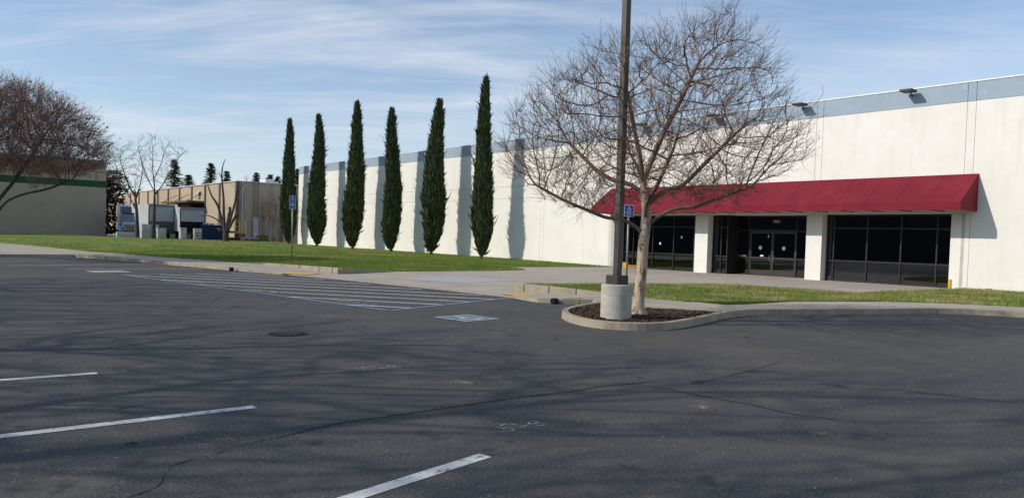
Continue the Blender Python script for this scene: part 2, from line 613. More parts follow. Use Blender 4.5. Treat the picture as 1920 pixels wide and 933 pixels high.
KL = [(45.0, 42), (46.0, 28), (46.6, 24.7), (46.2, 24.3), (43, 23.4), (38.5, 22.4), (34.6, 21.5), (32.3, 21.1), (30.5, 20.5), (28.5, 19.95),
      (26.4, 19.5), (22.5, 18.95), (20.7, 18.7), (17.2, 18.4), (16.4, 18.6), (15.6, 18.75), (15.0, 18.4), (14.5, 17.75)]
ISL = [(14.5, 17.75), (13.95, 18.2), (13.65, 18.8), (13.3, 19.6), (12.8, 20.4), (12.2, 21.0), (11.4, 21.45), (10.6, 21.6), (10.0, 21.3), (9.72, 20.6),
       (9.9, 19.6), (10.3, 18.3), (10.65, 17.2), (10.8, 16), (10.55, 15.0), (10.0, 13.5), (9.1, 10.8), (8.85, 10.0), (8.2, 9.3), (7.2, 8.8),
       (4, 7.6), (0, 6.4), (-6, 5)]
KERB = [np.array(p) for p in KL[:-1]] + catmull(ISL, 4)


def offset(pl, d):
    out = []
    for i, p in enumerate(pl):
        t = np.array(pl[min(i + 1, len(pl) - 1)]) - np.array(pl[max(i - 1, 0)])
        t = t / np.linalg.norm(t)
        out.append(np.array(p) + d * np.array([-t[1], t[0]]))
    return out


KIN = offset(KERB, -.15)
if KIN[12][1] > KERB[12][1]:
    KIN = offset(KERB, .15)

kerb_parent = None


def kz(p):
    u, o = p
    if o > 17.5 and u < 14.6:
        return .15
    return max(.012, zpave(u, o - .05)) if o > 15.4 else .15


walk = empty('sidewalk', fp(30, 19, 0))
walk['kind'] = 'structure'
iv = Vector(fp(30, 19, 0))


def P3(u, o, z):
    a = fp(u, o, z)
    return (a[0] - iv.x, a[1] - iv.y, a[2])


# kerb segments of about three metres, a thin joint between neighbours
Ls = [0]
for a, b in zip(KERB, KERB[1:]):
    Ls.append(Ls[-1] + float(np.linalg.norm(b - a)))
nseg = int(Ls[-1] / 2.6)


def at_len(pl, t):
    k = min(max(j for j in range(len(Ls)) if Ls[j] <= t + 1e-9), len(pl) - 2)
    f = (t - Ls[k]) / (Ls[k + 1] - Ls[k])
    return pl[k] * (1 - f) + pl[k + 1] * f


for i in range(nseg):
    t0 = Ls[-1] * i / nseg + .008
    t1 = Ls[-1] * (i + 1) / nseg - .008
    ts = sorted([t0, t1] + [t for t in Ls if t0 + .05 < t < t1 - .05])
    mb = MB()
    rows = []
    for t in ts:
        a, b = at_len(KERB, t), at_len(KIN, t)
        z = kz(b)
        rows.append([P3(a[0], a[1], -.05), P3(a[0] + (b[0] - a[0]) * .06, a[1] + (b[1] - a[1]) * .06, z), P3(b[0], b[1], z + .002), P3(b[0], b[1], -.05)])
    vs = [p for r_ in rows for p in r_]
    fs = []
    for k in range(len(rows) - 1):
        for j in range(4):
            fs.append((k * 4 + j, k * 4 + (j + 1) % 4, (k + 1) * 4 + (j + 1) % 4, (k + 1) * 4 + j))
    fs += [(3, 2, 1, 0), tuple((len(rows) - 1) * 4 + j for j in range(4))]
    mb.add(vs, fs)
    o = mb.build('kerb_segment', KERBM, walk, bevel=.012)
    bmx = bmesh.new()
    bmx.from_mesh(o.data)
    bmesh.ops.recalc_face_normals(bmx, faces=bmx.faces)
    bmx.to_mesh(o.data)
    bmx.free()


def clip(poly, axis, val, keep_less):
    out = []
    n = len(poly)
    for i in range(n):
        a, b = poly[i], poly[(i + 1) % n]
        ia = (a[axis] <= val) == keep_less
        ib = (b[axis] <= val) == keep_less
        if ia:
            out.append(a)
        if ia != ib:
            f = (val - a[axis]) / (b[axis] - a[axis])
            out.append((a[0] + (b[0] - a[0]) * f, a[1] + (b[1] - a[1]) * f))
    return out


def area(p):
    return abs(sum(p[i][0] * p[(i + 1) % len(p)][1] - p[(i + 1) % len(p)][0] * p[i][1] for i in range(len(p)))) / 2


def slabs(poly, du, dv, name, parent, u0=0., v0=0., gap=.008, mt=None):
    us = [p[0] for p in poly]
    vs = [p[1] for p in poly]
    i0, i1 = int((min(us) - u0) // du), int((max(us) - u0) // du)
    j0, j1 = int((min(vs) - v0) // dv), int((max(vs) - v0) // dv)
    for i in range(i0, i1 + 1):
        for j in range(j0, j1 + 1):
            q = list(poly)
            for ax, val, kl in ((0, u0 + i * du + gap, False), (0, u0 + (i + 1) * du - gap, True), (1, v0 + j * dv + gap, False), (1, v0 + (j + 1) * dv - gap, True)):
                q = clip(q, ax, val, kl)
                if len(q) < 3:
                    break
            if len(q) < 3 or area(q) < .02:
                continue
            # subdivide the slab's outline so that it follows the ramps
            r_ = []
            for k in range(len(q)):
                a, b = np.array(q[k]), np.array(q[(k + 1) % len(q)])
                m_ = max(1, int(np.linalg.norm(b - a) / .8))
                for h in range(m_):
                    r_.append(a + (b - a) * h / m_)
            top = [P3(a[0], a[1], zpave(a[0], a[1])) for a in r_]
            bot = [P3(a[0], a[1], -.05) for a in r_]
            n = len(r_)
            me = MB().add(top + bot, [(k, (k + 1) % n, n + (k + 1) % n, n + k) for k in range(n)])
            pts2 = [Vector(t[:2]) for t in top]
            vv, _, ff, _, _, _ = delaunay_2d_cdt(pts2, [], [list(range(n))], 1, 1e-5)
            if len(vv) == n:
                me.f += [tuple(f) for f in ff]
            else:
                me.f.append(tuple(range(n)))
            o = me.build(name, mt or CONC, parent)
            bm = bmesh.new()
            bm.from_mesh(o.data)
            bmesh.ops.recalc_face_normals(bm, faces=bm.faces)
            bm.to_mesh(o.data)
            bm.free()


kin_l = [tuple(p) for p in KIN]
# index where the island starts
ii = min(range(len(KIN)), key=lambda k: np.linalg.norm(KERB[k] - np.array([14.5, 17.75])))
jj = min(range(len(KIN)), key=lambda k: np.linalg.norm(KERB[k] - np.array([10.65, 17.2])))
LEDGE = [(110, 32), (85, 28.2), (70.6, 25.6), (63.8, 24.3), (51.7, 22.9), (47.4, 21.95), (43.1, 20.9), (40.7, 20.2), (36.7, 19.2), (34.9, 18.75)]
left_walk = [(46.2, 24.1)] + [p for p in kin_l[3:ii] if p[0] >= 29.0] + [(29.0, 20.0), (29.0, 18.05)] + list(reversed(LEDGE[2:])) + [(75, 29), (60, 40), (45.2, 40), (46.1, 28), (46.4, 24.8)]
left_walk = [p for k, p in enumerate(left_walk)]
slabs([(29.0, 18.06)] + list(reversed(LEDGE[1:])) + [(90, 31.5), (70, 28.4), (46.5, 24.6)] + [p for p in kin_l[4:ii] if p[0] > 29.0] + [(29.0, 19.95)],
      1.55, 60, 'paving_slab', walk, u0=29.0, v0=0)
slabs([(46.5, 24.66), (70, 28.46), (60, 40), (45.1, 40), (46.15, 28)], 3, 3, 'paving_slab', walk, 45, 24)
patio_poly = [(29.0, 19.95)] + [p for p in kin_l[4:ii] if 14.9 < p[0] < 29.0] + [(14.9, 16.02), (16.4, 15.85), (18.8, 16.95), (19.3, 14.6), (19.75, 12.4), (19.1, 10.2), (18.5, 8.95),
              (17.95, 7.7), (17.2, 7.2), (15.1, 6.9), (13.1, 6.8), (12.9, 6.4), (12.85, 4.3), (12.4, 1.3), (12.1, .03), (12.1, -2.6), (30.45, -2.6), (30.5, 1.1), (31.1, 4.0),
              (31.8, 6.65), (30.5, 7.15), (29.1, 7.65), (29.0, 10.0), (29.3, 11.7), (29.5, 13.3), (29.75, 14.95), (29.0, 18.05)]
patio = empty('patio', fp(30, 19, 0))
patio['kind'] = 'structure'
slabs(patio_poly, 3.1, 3.05, 'paving_slab', patio, 11.95, -.05)
right_poly = [kin_l[ii], (13.9, 17.75), (12.6, 18.05), (11.6, 17.4), (10.84, 17.05)] + [p for p in kin_l[jj + 1:]] + \
             [(-6, 3.0), (0, 4.2), (4.5, 5.6), (8.1, 6.8), (9.5, 7.6), (10.8, 9.2), (11.7, 11.7), (12.55, 15.1), (13.0, 15.85), (14.9, 16.0), (14.9, 18.15)]
slabs(right_poly, 40, 1.55, 'paving_slab', walk, -20, 0)


# low retaining kerbs where the paving dips below the lawn
def low_wall(pts, ztop, name, cuts):
    for (a, b) in zip(cuts, cuts[1:]):
        seg = [np.array(pts[0]) * (1 - t) + np.array(pts[1]) * t for t in (a + .004, b - .004)]
        d = seg[1] - seg[0]
        n = np.array([-d[1], d[0]]) / np.linalg.norm(d)
        q = [seg[0] + n * .09, seg[1] + n * .09, seg[1] - n * .09, seg[0] - n * .09]
        zt = [ztop(a), ztop(b), ztop(b), ztop(a)]
        mb = MB().add([P3(*q[k], -.05) for k in range(4)] + [P3(*q[k], zt[k]) for k in range(4)],
                      [(0, 1, 2, 3), (7, 6, 5, 4), (0, 4, 5, 1), (1, 5, 6, 2), (2, 6, 7, 3), (3, 7, 4, 0)])
        o = mb.build(name, KERBM, walk, bevel=.015)
        bm = bmesh.new()
        bm.from_mesh(o.data)
        bmesh.ops.recalc_face_normals(bm, faces=bm.faces)
        bm.to_mesh(o.data)
        bm.free()


low_wall([(34.9, 18.66), (28.9, 17.95)], lambda t: .22 + .07 * t, 'retaining_kerb', [0, .25, .5, .76, .93, 1])
low_wall([(28.93, 18.03), (29.72, 14.95)], lambda t: .29 - .19 * t, 'retaining_kerb', [0.03, 1])
low_wall([(18.85, 16.88), (14.6, 15.95)], lambda t: .25 if t < .08 else .285 - .12 * max(0, t - .4) / .6, 'retaining_kerb', [0, .1, .32, .55, .78, 1])


# lawns -------------------------------------------------------------------------------------------
def lawn(name, bnd, inner, spacing, blades, label_mat=SOIL, origin=(0, 0)):
    """bnd / inner: (x, y, z) world points; the surface is interpolated from both."""
    den = []
    for i in range(len(bnd)):
        a, b = np.array(bnd[i]), np.array(bnd[(i + 1) % len(bnd)])
        m_ = max(1, int(np.linalg.norm((b - a)[:2]) / (spacing * .7)))
        for k in range(m_):
            den.append(a + (b - a) * k / m_)
    B = np.array(den)
    Cn = np.vstack([B, np.array(inner)]) if len(inner) else B

    def hz_(x, y):
        d2 = (Cn[:, 0] - x) ** 2 + (Cn[:, 1] - y) ** 2 + .01
        w = 1 / d2 ** 1.5
        return float((w * Cn[:, 2]).sum() / w.sum())

    poly = B[:, :2]

    def inside(x, y):
        c = False
        n = len(poly)
        for i in range(n):
            x1, y1 = poly[i]
            x2, y2 = poly[i - 1]
            if (y1 > y) != (y2 > y) and x < (x2 - x1) * (y - y1) / (y2 - y1) + x1:
                c = not c
        return c

    pts = [Vector(p) for p in poly]
    nb = len(pts)
    x0, y0 = poly.min(0)
    x1, y1 = poly.max(0)
    rng = random.Random(5)
    x = x0
    while x < x1:
        y = y0
        while y < y1:
            q = (x + rng.uniform(-.3, .3) * spacing, y + rng.uniform(-.3, .3) * spacing)
            if inside(*q) and min((poly[:, 0] - q[0]) ** 2 + (poly[:, 1] - q[1]) ** 2) > (spacing * .5) ** 2:
                pts.append(Vector(q))
            y += spacing
        x += spacing
    vv, _, ff, _, _, _ = delaunay_2d_cdt(pts, [], [list(range(nb))], 1, 1e-4)
    zs = [hz_(p.x, p.y) for p in vv]
    for k in range(min(nb, len(vv))):
        if k < nb and (vv[k] - pts[k]).length < 1e-3:
            zs[k] = float(B[k, 2])
    mb = MB()
    mb.v = [(p.x, p.y, z) for p, z in zip(vv, zs)]
    mb.f = [tuple(f) for f in ff]
    # skirt down below the paving
    k = len(mb.v)
    for i in range(nb):
        mb.v.append((mb.v[i][0], mb.v[i][1], -.08))
    for i in range(nb):
        mb.f.append((i, k + i, k + (i + 1) % nb, (i + 1) % nb))
    o = mb.build(name, label_mat, smooth=False)
    o['kind'] = 'structure'
    V = np.array(mb.v[:k])
    F = [f for f in mb.f if len(f) == 3 and max(f) < k]
    if blades:
        grass(V, F, poly, hz_, blades)
    return o, hz_


def grass(V, F, poly, hz_, spec):
    """Loose triangles of grass; density, height and material from spec."""
    F = np.array(F)
    A, Bp, Cp = V[F[:, 0]], V[F[:, 1]], V[F[:, 2]]
    ar = np.abs(np.cross((Bp - A)[:, :2], (Cp - A)[:, :2])) / 2
    for (n, hmin, hmax, wid, mt, name, label, wfun, seed) in spec:
        rs = np.random.RandomState(seed)
        cen = (A + Bp + Cp) / 3
        w = ar * np.array([wfun(c[0], c[1]) for c in cen])
        if w.sum() <= 0:
            continue
        idx = rs.choice(len(F), n, p=w / w.sum())
        r1, r2 = rs.rand(n), rs.rand(n)
        s = np.sqrt(r1)
        p = A[idx] * (1 - s)[:, None] + Bp[idx] * (s * (1 - r2))[:, None] + Cp[idx] * (s * r2)[:, None]
        ang = rs.rand(n) * 2 * math.pi
        h = hmin + (hmax - hmin) * rs.rand(n)
        wv = wid * (0.6 + .8 * rs.rand(n))
        dx = np.stack([np.cos(ang) * wv, np.sin(ang) * wv, np.zeros(n)], 1)
        lean = np.stack([rs.randn(n) * .45 * h, rs.randn(n) * .45 * h, h], 1)
        v = np.empty((n * 3, 3))
        v[0::3] = p - dx - [0, 0, .01]
        v[1::3] = p + dx - [0, 0, .01]
        v[2::3] = p + lean
        me = bpy.data.meshes.new(name)
        me.vertices.add(n * 3)
        me.vertices.foreach_set('co', v.ravel())
        me.loops.add(n * 3)
        me.loops.foreach_set('vertex_index', np.arange(n * 3))
        me.polygons.add(n)
        me.polygons.foreach_set('loop_start', np.arange(0, n * 3, 3))
        me.update()
        me.materials.append(mt)
        o = link(name, me)
        tag(o, label, 'grass', kind='stuff')


def UO(l):
    return [fp(*p) for p in l]


bl = [(u, o, .17 + .25 * sstep(60, 95, u)) for u, o in LEDGE[:-1]] + [(34.9, 18.6, .22), (31.9, 18.2, .26), (28.98, 17.85, .275), (29.85, 14.9, .10), (29.6, 13.3, .11), (29.4, 11.7, .125), (29.1, 10.0, .14),
      (29.15, 7.72, .175), (30.55, 7.22, .18), (31.95, 6.65, .185), (31.2, 4.0, .215), (30.6, 1.1, .25), (30.6, .02, .27), (42, .02, .36), (58, .02, .42), (74.5, .02, .5)]
wb = UO(bl) + [(-23.5, 79.8, .58), (-30, 80.5, .62), (-38, 80.5, .62), (-45, 82, .62), (-52, 89, .6), (-60, 89.5, .58), (-75, 92, .55)]
inn = UO([(40, 16, .28), (50, 18, .27), (60, 18, .36), (45, 8, .33), (60, 8, .42), (70, 8, .52), (36, 10, .27), (75, 16, .5), (80, 22, .5), (34, 14, .24), (33, 8, .22)]) + [(-35, 76, .6), (-26, 76, .56), (-45, 76, .58)]


def near(x, y):
    d = math.hypot(x, y)
    return 1.0 / (1 + (d / 38) ** 4)


lawn('lawn', wb, inn, 1.7, [(120000, .035, .085, .012, BLADE, 'grass', 'green grass of the wide lawn in front of the cypress row', near, 1),
                           (26000, .02, .075, .035, DRYBL, 'grass', 'thin dry grass patches in the wide lawn by the cypress row', lambda x, y: sstep(34, 44, y) * sstep(1.25, 1.75, math.sin(x * .42 + 1.1 * math.sin(y * .7)) + math.sin(y * 1.05 + x * .25)), 2)])
br = [(18.62, 16.75, .265), (19.35, 14.55, .17), (19.8, 12.35, .12), (19.15, 10.1, .14), (18.5, 8.85, .155), (17.95, 7.6, .17), (17.2, 7.1, .175), (15.1, 6.8, .18), (13.05, 6.72, .18),
      (12.82, 6.35, .185), (12.76, 4.3, .21), (12.3, 1.3, .25), (12.0, .03, .28), (0, .03, .3), (-8, .03, .3), (-8, 3.0, .18), (0, 4.28, .17), (4.5, 5.52, .17), (8.1, 6.72, .17), (9.55, 7.52, .17), (10.88, 9.15, .17),
      (11.78, 11.65, .17), (12.63, 15.02, .17), (13.05, 15.75, .17), (14.6, 15.85, .18), (16.7, 16.3, .25)]
lawn('lawn', UO(br), UO([(16.5, 14, .25), (15, 12, .24), (14, 9, .22), (11.5, 6, .24), (9, 3, .26), (5, 3, .25), (17.8, 12, .2)]), .9,
     [(44000, .04, .11, .009, BLADE, 'grass', 'green grass of the lawn strip beside the storefront', lambda x, y: 1, 3),
      (60000, .035, .09, .009, DRYBL, 'grass', 'yellowed grass of the lawn strip beside the storefront', lambda x, y: (.12 + 1.0 * sstep(2, 9, x)) * (.08 + sstep(-.2, .9, math.sin(x * 1.9 + 1.3 * math.sin(y * 1.7)) + .8 * math.sin(y * 2.9 + x * .7))), 4)])

# planting island: bark mulch
isl_in = [tuple(p) for p in KIN[ii + 1:jj + 1]]
mul = [(fp(u, o, .10)) for u, o in isl_in + [(10.86, 17.03), (11.6, 17.37), (12.6, 18.0), (13.9, 17.72)]]


def mulch_mesh():
    pts = [Vector(p[:2]) for p in mul]
    nb = len(pts)
    rng = random.Random(3)
    c = np.mean([p[:2] for p in mul], 0)
    xs = [p[0] for p in mul]
    ys = [p[1] for p in mul]
    for _ in range(420):
        pts.append(Vector((rng.uniform(min(xs), max(xs)), rng.uniform(min(ys), max(ys)))))
    vv, _, ff, _, _, _ = delaunay_2d_cdt(pts, [], [list(range(nb))], 1, 1e-4)
    mb = MB()
    mb.v = [(p.x, p.y, .10 + .05 * math.exp(-((p.x - 2.6) ** 2 + (p.y - 16.4) ** 2) / 1.2) + rng.uniform(-.012, .018)) for p in vv]
    mb.f = [tuple(f) for f in ff]
    return mb


mm = mulch_mesh()
mo = mm.build('mulch_bed', MULCH)
mo['kind'] = 'structure'
rs = random.Random(8)
chips = MB()
tri = [f for f in mm.f]
wts = [abs((mm.v[f[1]][0] - mm.v[f[0]][0]) * (mm.v[f[2]][1] - mm.v[f[0]][1]) - (mm.v[f[2]][0] - mm.v[f[0]][0]) * (mm.v[f[1]][1] - mm.v[f[0]][1])) for f in tri]
for f in rs.choices(tri, wts, k=9000):
    a, b = sorted((rs.random(), rs.random()))
    p = Vector(mm.v[f[0]]) * a + Vector(mm.v[f[1]]) * (b - a) + Vector(mm.v[f[2]]) * (1 - b)
    if (p.x - 2.17) ** 2 + (p.y - 15.8) ** 2 < .1:
        continue
    t = rs.uniform(0, 6.28)
    l, w = rs.uniform(.012, .04), rs.uniform(.005, .014)
    d = Vector((math.cos(t), math.sin(t), rs.uniform(-.5, .5))) * l
    e = Vector((-math.sin(t), math.cos(t), rs.uniform(-.6, .6))) * w
    p.z += rs.uniform(.002, .022)
    chips.add([p - d - e, p + d - e, p + d + e, p - d + e], [(0, 1, 2, 3)])
tag(chips.build('bark_chips', CHIP), 'dark brown bark chips around the bare tree and lamp base', 'mulch', kind='stuff')

# ------------------------------------------------------------------ road markings, cracks
Z1, Z2 = .004, .008


def strip(name, a, b, w, mt, z=Z1):
    vs, fs = ribbon([a[:2], (np.array(a[:2]) + np.array(b[:2])) / 2, b[:2]], w, z)
    return MB().add(vs, fs).build(name, mt, lot)


for u, o0, u2, o1 in ((9.9, 30.5, 10.2, 36.2), (7.3, 29.62, 7.3, 35.6), (4.74, 28.75, 3.5, 34.2)):
    strip('stall_line', fp(u, o0), fp(u2, o1), .13, PWHITE)
for u, u2, o0, o1, w in ((42.3, 41.4, 23.6, 28.9, .11), (38.6, 36.8, 22.6, 28.6, .11), (34.2, 33.9, 21.7, 27.0, .11), (45.2, 44.3, 24.2, 29.2, .11)):
    strip('stall_line', fp(u, o0), fp(u2, o1), w, PWHITE)
# hatched access aisle with blue border
AQ = [(29.9, 25.9), (15.1, 23.6), (17.05, 18.5), (30.6, 20.75)]
A0 = [np.array(q) for q in AQ]
for a, b in ((0, 1), (1, 2), (3, 0)):
    strip('aisle_border', fp(*AQ[a]), fp(*AQ[b]), .12, PBLUE, Z2)


def inq(p):
    s_ = None
    for i in range(4):
        a, b = A0[i], A0[(i + 1) % 4]
        c = (b[0] - a[0]) * (p[1] - a[1]) - (b[1] - a[1]) * (p[0] - a[0])
        if s_ is None:
            s_ = c > 0
        elif (c > 0) != s_:
            return False
    return True


hd = np.array([-3.3, -2.5])
hd /= np.linalg.norm(hd)
hn = np.array([-hd[1], hd[0]])
c0 = np.array([22.5, 22.0])
for k in range(-18, 19):
    base = c0 + hn * (k * 1.22)
    ins = [t for t in np.arange(-16, 16, .05) if inq(base + hd * t)]
    if len(ins) > 12:
        a, b = base + hd * (ins[0] + .06), base + hd * (ins[-1] - .06)
        strip('hatch_line', fp(*a), fp(*b), .13, PWHITE)
for (u, o) in ((26.6, 25.1), (22.3, 24.4), (18.0, 23.75)):
    # remains of stencilled letters along the border
    for j in range(5):
        vs, fs = ribbon([fp(u - j * .33, o - .05 * j - .12)[:2], fp(u - j * .33 - .2, o - .05 * j - .2)[:2], fp(u - j * .33 - .1, o - .05 * j - .42)[:2]], .07, Z1)
        MB().add(vs, fs).build('stencil_letter', PFADE, lot)


# accessible parking stencils
def isa_ground(cu, co, size, mt_b, mt_w, su=(1, 0)):
    c = np.array(fp(cu, co)[:2])
    ex = np.array(fp(cu, co - 1)[:2]) - c          # text right
    ey = np.array(fp(cu + 1, co)[:2]) - c          # text up
    rot = .12
    ex, ey = ex * math.cos(rot) + ey * math.sin(rot), ey * math.cos(rot) - ex * math.sin(rot)
    h = size / 2

    def q(x, y, z):
        p = c + ex * x * size + ey * y * size
        return (p[0], p[1], z)
    if mt_b:
        MB().add([q(-.5, -.5, Z1), q(.5, -.5, Z1), q(.5, .5, Z1), q(-.5, .5, Z1)], [(0, 1, 2, 3)]).build('stencil_panel', mt_b, lot)
    mb = MB()
    for i in range(4):
        cs = [(-.5, -.5), (.5, -.5), (.5, .5), (-.5, .5)]
        a, b = cs[i], cs[(i + 1) % 4]
        ai, bi = [(x * .88, y * .88) for x, y in (a, b)]
        mb.add([q(*a, Z2), q(*b, Z2), q(*bi, Z2), q(*ai, Z2)], [(0, 1, 2, 3)])
    mb.build('stencil_border', mt_w, lot)
    mb = MB()
    for sh in isa_shapes():
        if sh[0] == 'poly':
            mb.add([q(x * .8, y * .8, Z2) for x, y in sh[1]], [tuple(range(len(sh[1])))])
        else:
            vs, fs = ribbon(sh[1], sh[2] * 1.15)
            mb.add([q(x * .8, y * .8, Z2 + .001 * 0) for x, y, _ in vs], fs)
    mb.build('wheelchair_stencil', mt_w, lot)


isa_ground(13.12, 22.88, .98, mat('stencil blue', (0.10, 0.20, 0.31), (0.13, 0.22, 0.30), rough=.8, scale=6, fine=.2, fscale=60), PWHITE)
isa_ground(32.1, 25.9, 1.25, PFADE, PWHITE)
# painted yellow landings and a faded blue patch on the ramp
for poly in ([(29.35, 20.35), (29.95, 19.25), (29.2, 18.6), (28.35, 19.7)], [(17.75, 18.3), (18.1, 17.25), (17.0, 17.0), (16.7, 18.2)]):
    pl = [np.array(p) for p in poly]
    MB().add([P3(p[0], p[1], zpave(*p) + .018) for p in pl], [(0, 1, 2, 3)]).build('warning_patch', YELLOW, walk)
PATCH = mat('washed blue concrete', (0.40, 0.42, 0.43), (0.44, 0.41, 0.36), rough=.9, scale=.9, detail=6, lo=.42, hi=.6)
g4 = [np.array(p) for p in ((25.6, 17.4), (25.9, 14.4), (23.0, 13.3), (22.3, 16.4))]
vs = []
for a in range(5):
    for b in range(5):
        p = (g4[0] * (1 - a / 4) + g4[3] * a / 4) * (1 - b / 4) + (g4[1] * (1 - a / 4) + g4[2] * a / 4) * b / 4
        vs.append(P3(p[0], p[1], zpave(*p) + .006))
MB().add(vs, [(a * 5 + b, a * 5 + b + 1, a * 5 + b + 6, a * 5 + b + 5) for a in range(4) for b in range(4)]).build('paint_patch', PATCH, patio)

CR = {
    'a': ([(-2.18, 5.93), (-2.0, 6.2), (-1.72, 6.5), (-1.5, 6.85), (-1.1, 7.2), (-.62, 7.62), (0, 8.1), (.75, 8.6), (1.1, 9.0), (1.75, 9.35), (1.95, 9.5)], (.012, .075)),
    'b': ([(1.95, 9.5), (2.45, 9.55), (2.9, 10.0), (3.6, 10.8), (4.1, 11.5)], (.02, .014)),
    'c': ([(1.55, 9.2), (1.85, 8.95), (2.2, 8.6), (2.6, 8.2), (2.95, 7.8), (3.3, 7.55)], (.03, .04)),
    'd': ([(4.1, 9.45), (4.8, 9.3), (5.6, 8.9), (6.1, 8.65)], (.015, .03)),
    'e': ([(-6.9, 11.8), (-5.9, 11.75), (-5.2, 11.9), (-4.7, 12.3)], (.03, .025)),
    'f': ([(-8.2, 17.6), (-6.8, 17.2), (-5.6, 16.9), (-5.0, 16.2), (-4.2, 15.8)], (.02, .02)),
    'g': ([(-8.6, 21.0), (-7.3, 19.2), (-6.8, 17.2)], (.015, .02)),
    'h': ([(-2.18, 5.93), (-2.4, 5.5), (-2.3, 5.0), (-2.6, 4.5)], (.02, .008)),
}
rc = random.Random(12)
for k, (pl, (w0, w1)) in CR.items():
    pts = resample(pl, .09)
    q, j = [], np.zeros(2)
    for p in pts:
        j = j * .85 + np.array([rc.uniform(-.018, .018), rc.uniform(-.018, .018)])
        q.append(p + j)
    n = len(q)
    w = [(w0 + (w1 - w0) * math.sin(math.pi * .5 * i / n)) * rc.uniform(.5, 1.2) * (min(1, i / 6 + .2) * min(1, (n - i) / 6 + .1)) for i in range(n)]
    vs, fs = ribbon(q, w, Z1, .006, rc)
    MB().add(vs, fs).build('crack', CRACK, lot)
# spray-painted survey marks ("53 9" / "53 9" seen upside down)
for (cx_, cy_, s_, a_) in ((0.02, 6.95, .30, .25), (-1.78, 9.75, .36, .35)):
    glyphs = [[(-.55, .12), (-.3, .28), (-.15, .15), (-.3, .02)], [(-.15, .15), (.05, .25), (.22, .05)], [(-.45, -.02), (-.3, -.2), (-.12, -.12)], [(-.35, -.45), (.0, -.48), (.06, -.28), (-.3, -.25)],
              [(.3, -.15), (.55, -.05)], [(.62, .1), (.75, .35), (1.0, .3), (.85, .1), (.62, .1)], [(.9, .2), (1.15, .05)], [(.8, -.02), (.98, -.12), (1.12, -.05)]]
    ca, sa = math.cos(a_), math.sin(a_)
    for gl in glyphs:
        pts = [(cx_ + s_ * (x * ca - y * sa), cy_ + s_ * 1.25 * (x * sa + y * ca)) for x, y in gl]
        vs, fs = ribbon(resample(pts, .03), .017, Z1, .004, rc)
        MB().add(vs, fs).build('spray_mark', PFADE, lot)


# sand spill and scuffs
def blotch(name, c, rx, ry, n, mt, seed):
    rg = random.Random(seed)
    mb = MB()
    for _ in range(n):
        t, r_ = rg.uniform(0, 6.28), abs(rg.gauss(0, .45))
        x, y = c[0] + rx * r_ * math.cos(t), c[1] + ry * r_ * math.sin(t)
        a = rg.uniform(.003, .009)
        pts = [(x + a * rg.uniform(.6, 1.3) * math.cos(k * 1.257), y + a * rg.uniform(.6, 1.3) * math.sin(k * 1.257), Z1 + rg.uniform(0, .003)) for k in range(5)]
        mb.add(pts, [(0, 1, 2, 3, 4)])
    o = mb.build(name, mt, lot)
    o['kind'] = 'stuff'


blotch('sand_spill', (-.5, 8.95), .26, .24, 900, SAND, 1)
blotch('sand_spill', (-1.2, 8.9), .7, .35, 420, SAND, 2)
blotch('sand_spill', (2.05, 8.0), .16, .2, 380, SAND, 3)
blotch('sand_spill', (2.9, 7.0), .3, .22, 300, SAND, 4)
blotch('sand_spill', (-2.3, 6.2), .6, .35, 300, SAND, 5)
blotch('sand_spill', (1.0, 15.9), .7, .5, 260, SAND, 6)
blotch('sand_spill', (-.6, 15.3), .7, .2, 120, SAND, 7)
rg = random.Random(77)
peb = MB()
for _ in range(80):
    y = rg.uniform(4.2, 20)
    x = rg.uniform(-.6, .6) * y
    a = rg.uniform(.003, .010) * (1 + y / 30)
    peb.add([(x + a, y, Z1), (x, y + a, Z1), (x - a, y, Z1), (x, y - a, Z1), (x, y, Z1 + a * 1.1)], [(0, 1, 4), (1, 2, 4), (2, 3, 4), (3, 0, 4)])
tag(peb.build('pebbles', SAND), 'small pale pebbles and litter scattered over the asphalt', 'pebbles', kind='stuff')
# fallen twigs / leaves on the asphalt
for (x, y, s_) in ((2.32, 9.35, .09), (-2.95, 5.95, .04), (4.9, 7.05, .04), (4.4, 14.2, .05)):
    mb = MB().tube([(x - s_, y, .012), (x, y + .02, .02), (x + s_, y + .05, .012)], .007, 5).tube([(x, y + .02, .02), (x + s_ * .3, y + .02 + s_ * .6, .03)], .005, 5)
    tag(mb.build('fallen_twig', BARKD), {2.32: 'short fallen twig beside the long crack', -2.95: 'tiny twig scrap below the middle stall line', 4.9: 'tiny twig scrap on the asphalt at far right',
        4.4: 'tiny twig scrap near the planted island kerb'}[x], 'twig', 'twigs on the asphalt')

# dry leaves blown along the kerb and over the lawn strip
rg = random.Random(55)
lfm = MB()
for _ in range(260):
    if rg.random() < .5:
        t = rg.uniform(.12, .9) * Ls[-1]
        a_ = at_len(KERB, t)
        b_ = at_len(KIN, t)
        q_ = a_ + (a_ - b_) / .15 * abs(rg.gauss(.05, .25))
        x, y, z = fp(q_[0], q_[1], .012)
    else:
        x, y, z = fp(rg.uniform(8, 19), rg.uniform(1, 16), .0)
        u_, o_ = uo_of(x, y)
        z = .30 if 6.9 < o_ < 15 and u_ < 12.5 + .9 * (o_ - 6.9) and u_ > 11 else zpave(u_, o_) + .03
    a = rg.uniform(.015, .035)
    t = rg.uniform(0, 6.28)
    lfm.add([(x + a * math.cos(t), y + a * math.sin(t), z), (x - a * .5 * math.sin(t), y + a * .5 * math.cos(t), z + rg.uniform(0, .012)), (x - a * math.cos(t), y - a * math.sin(t), z + .004), (x + a * .5 * math.sin(t), y - a * .5 * math.cos(t), z + rg.uniform(0, .012))], [(0, 1, 2, 3)])
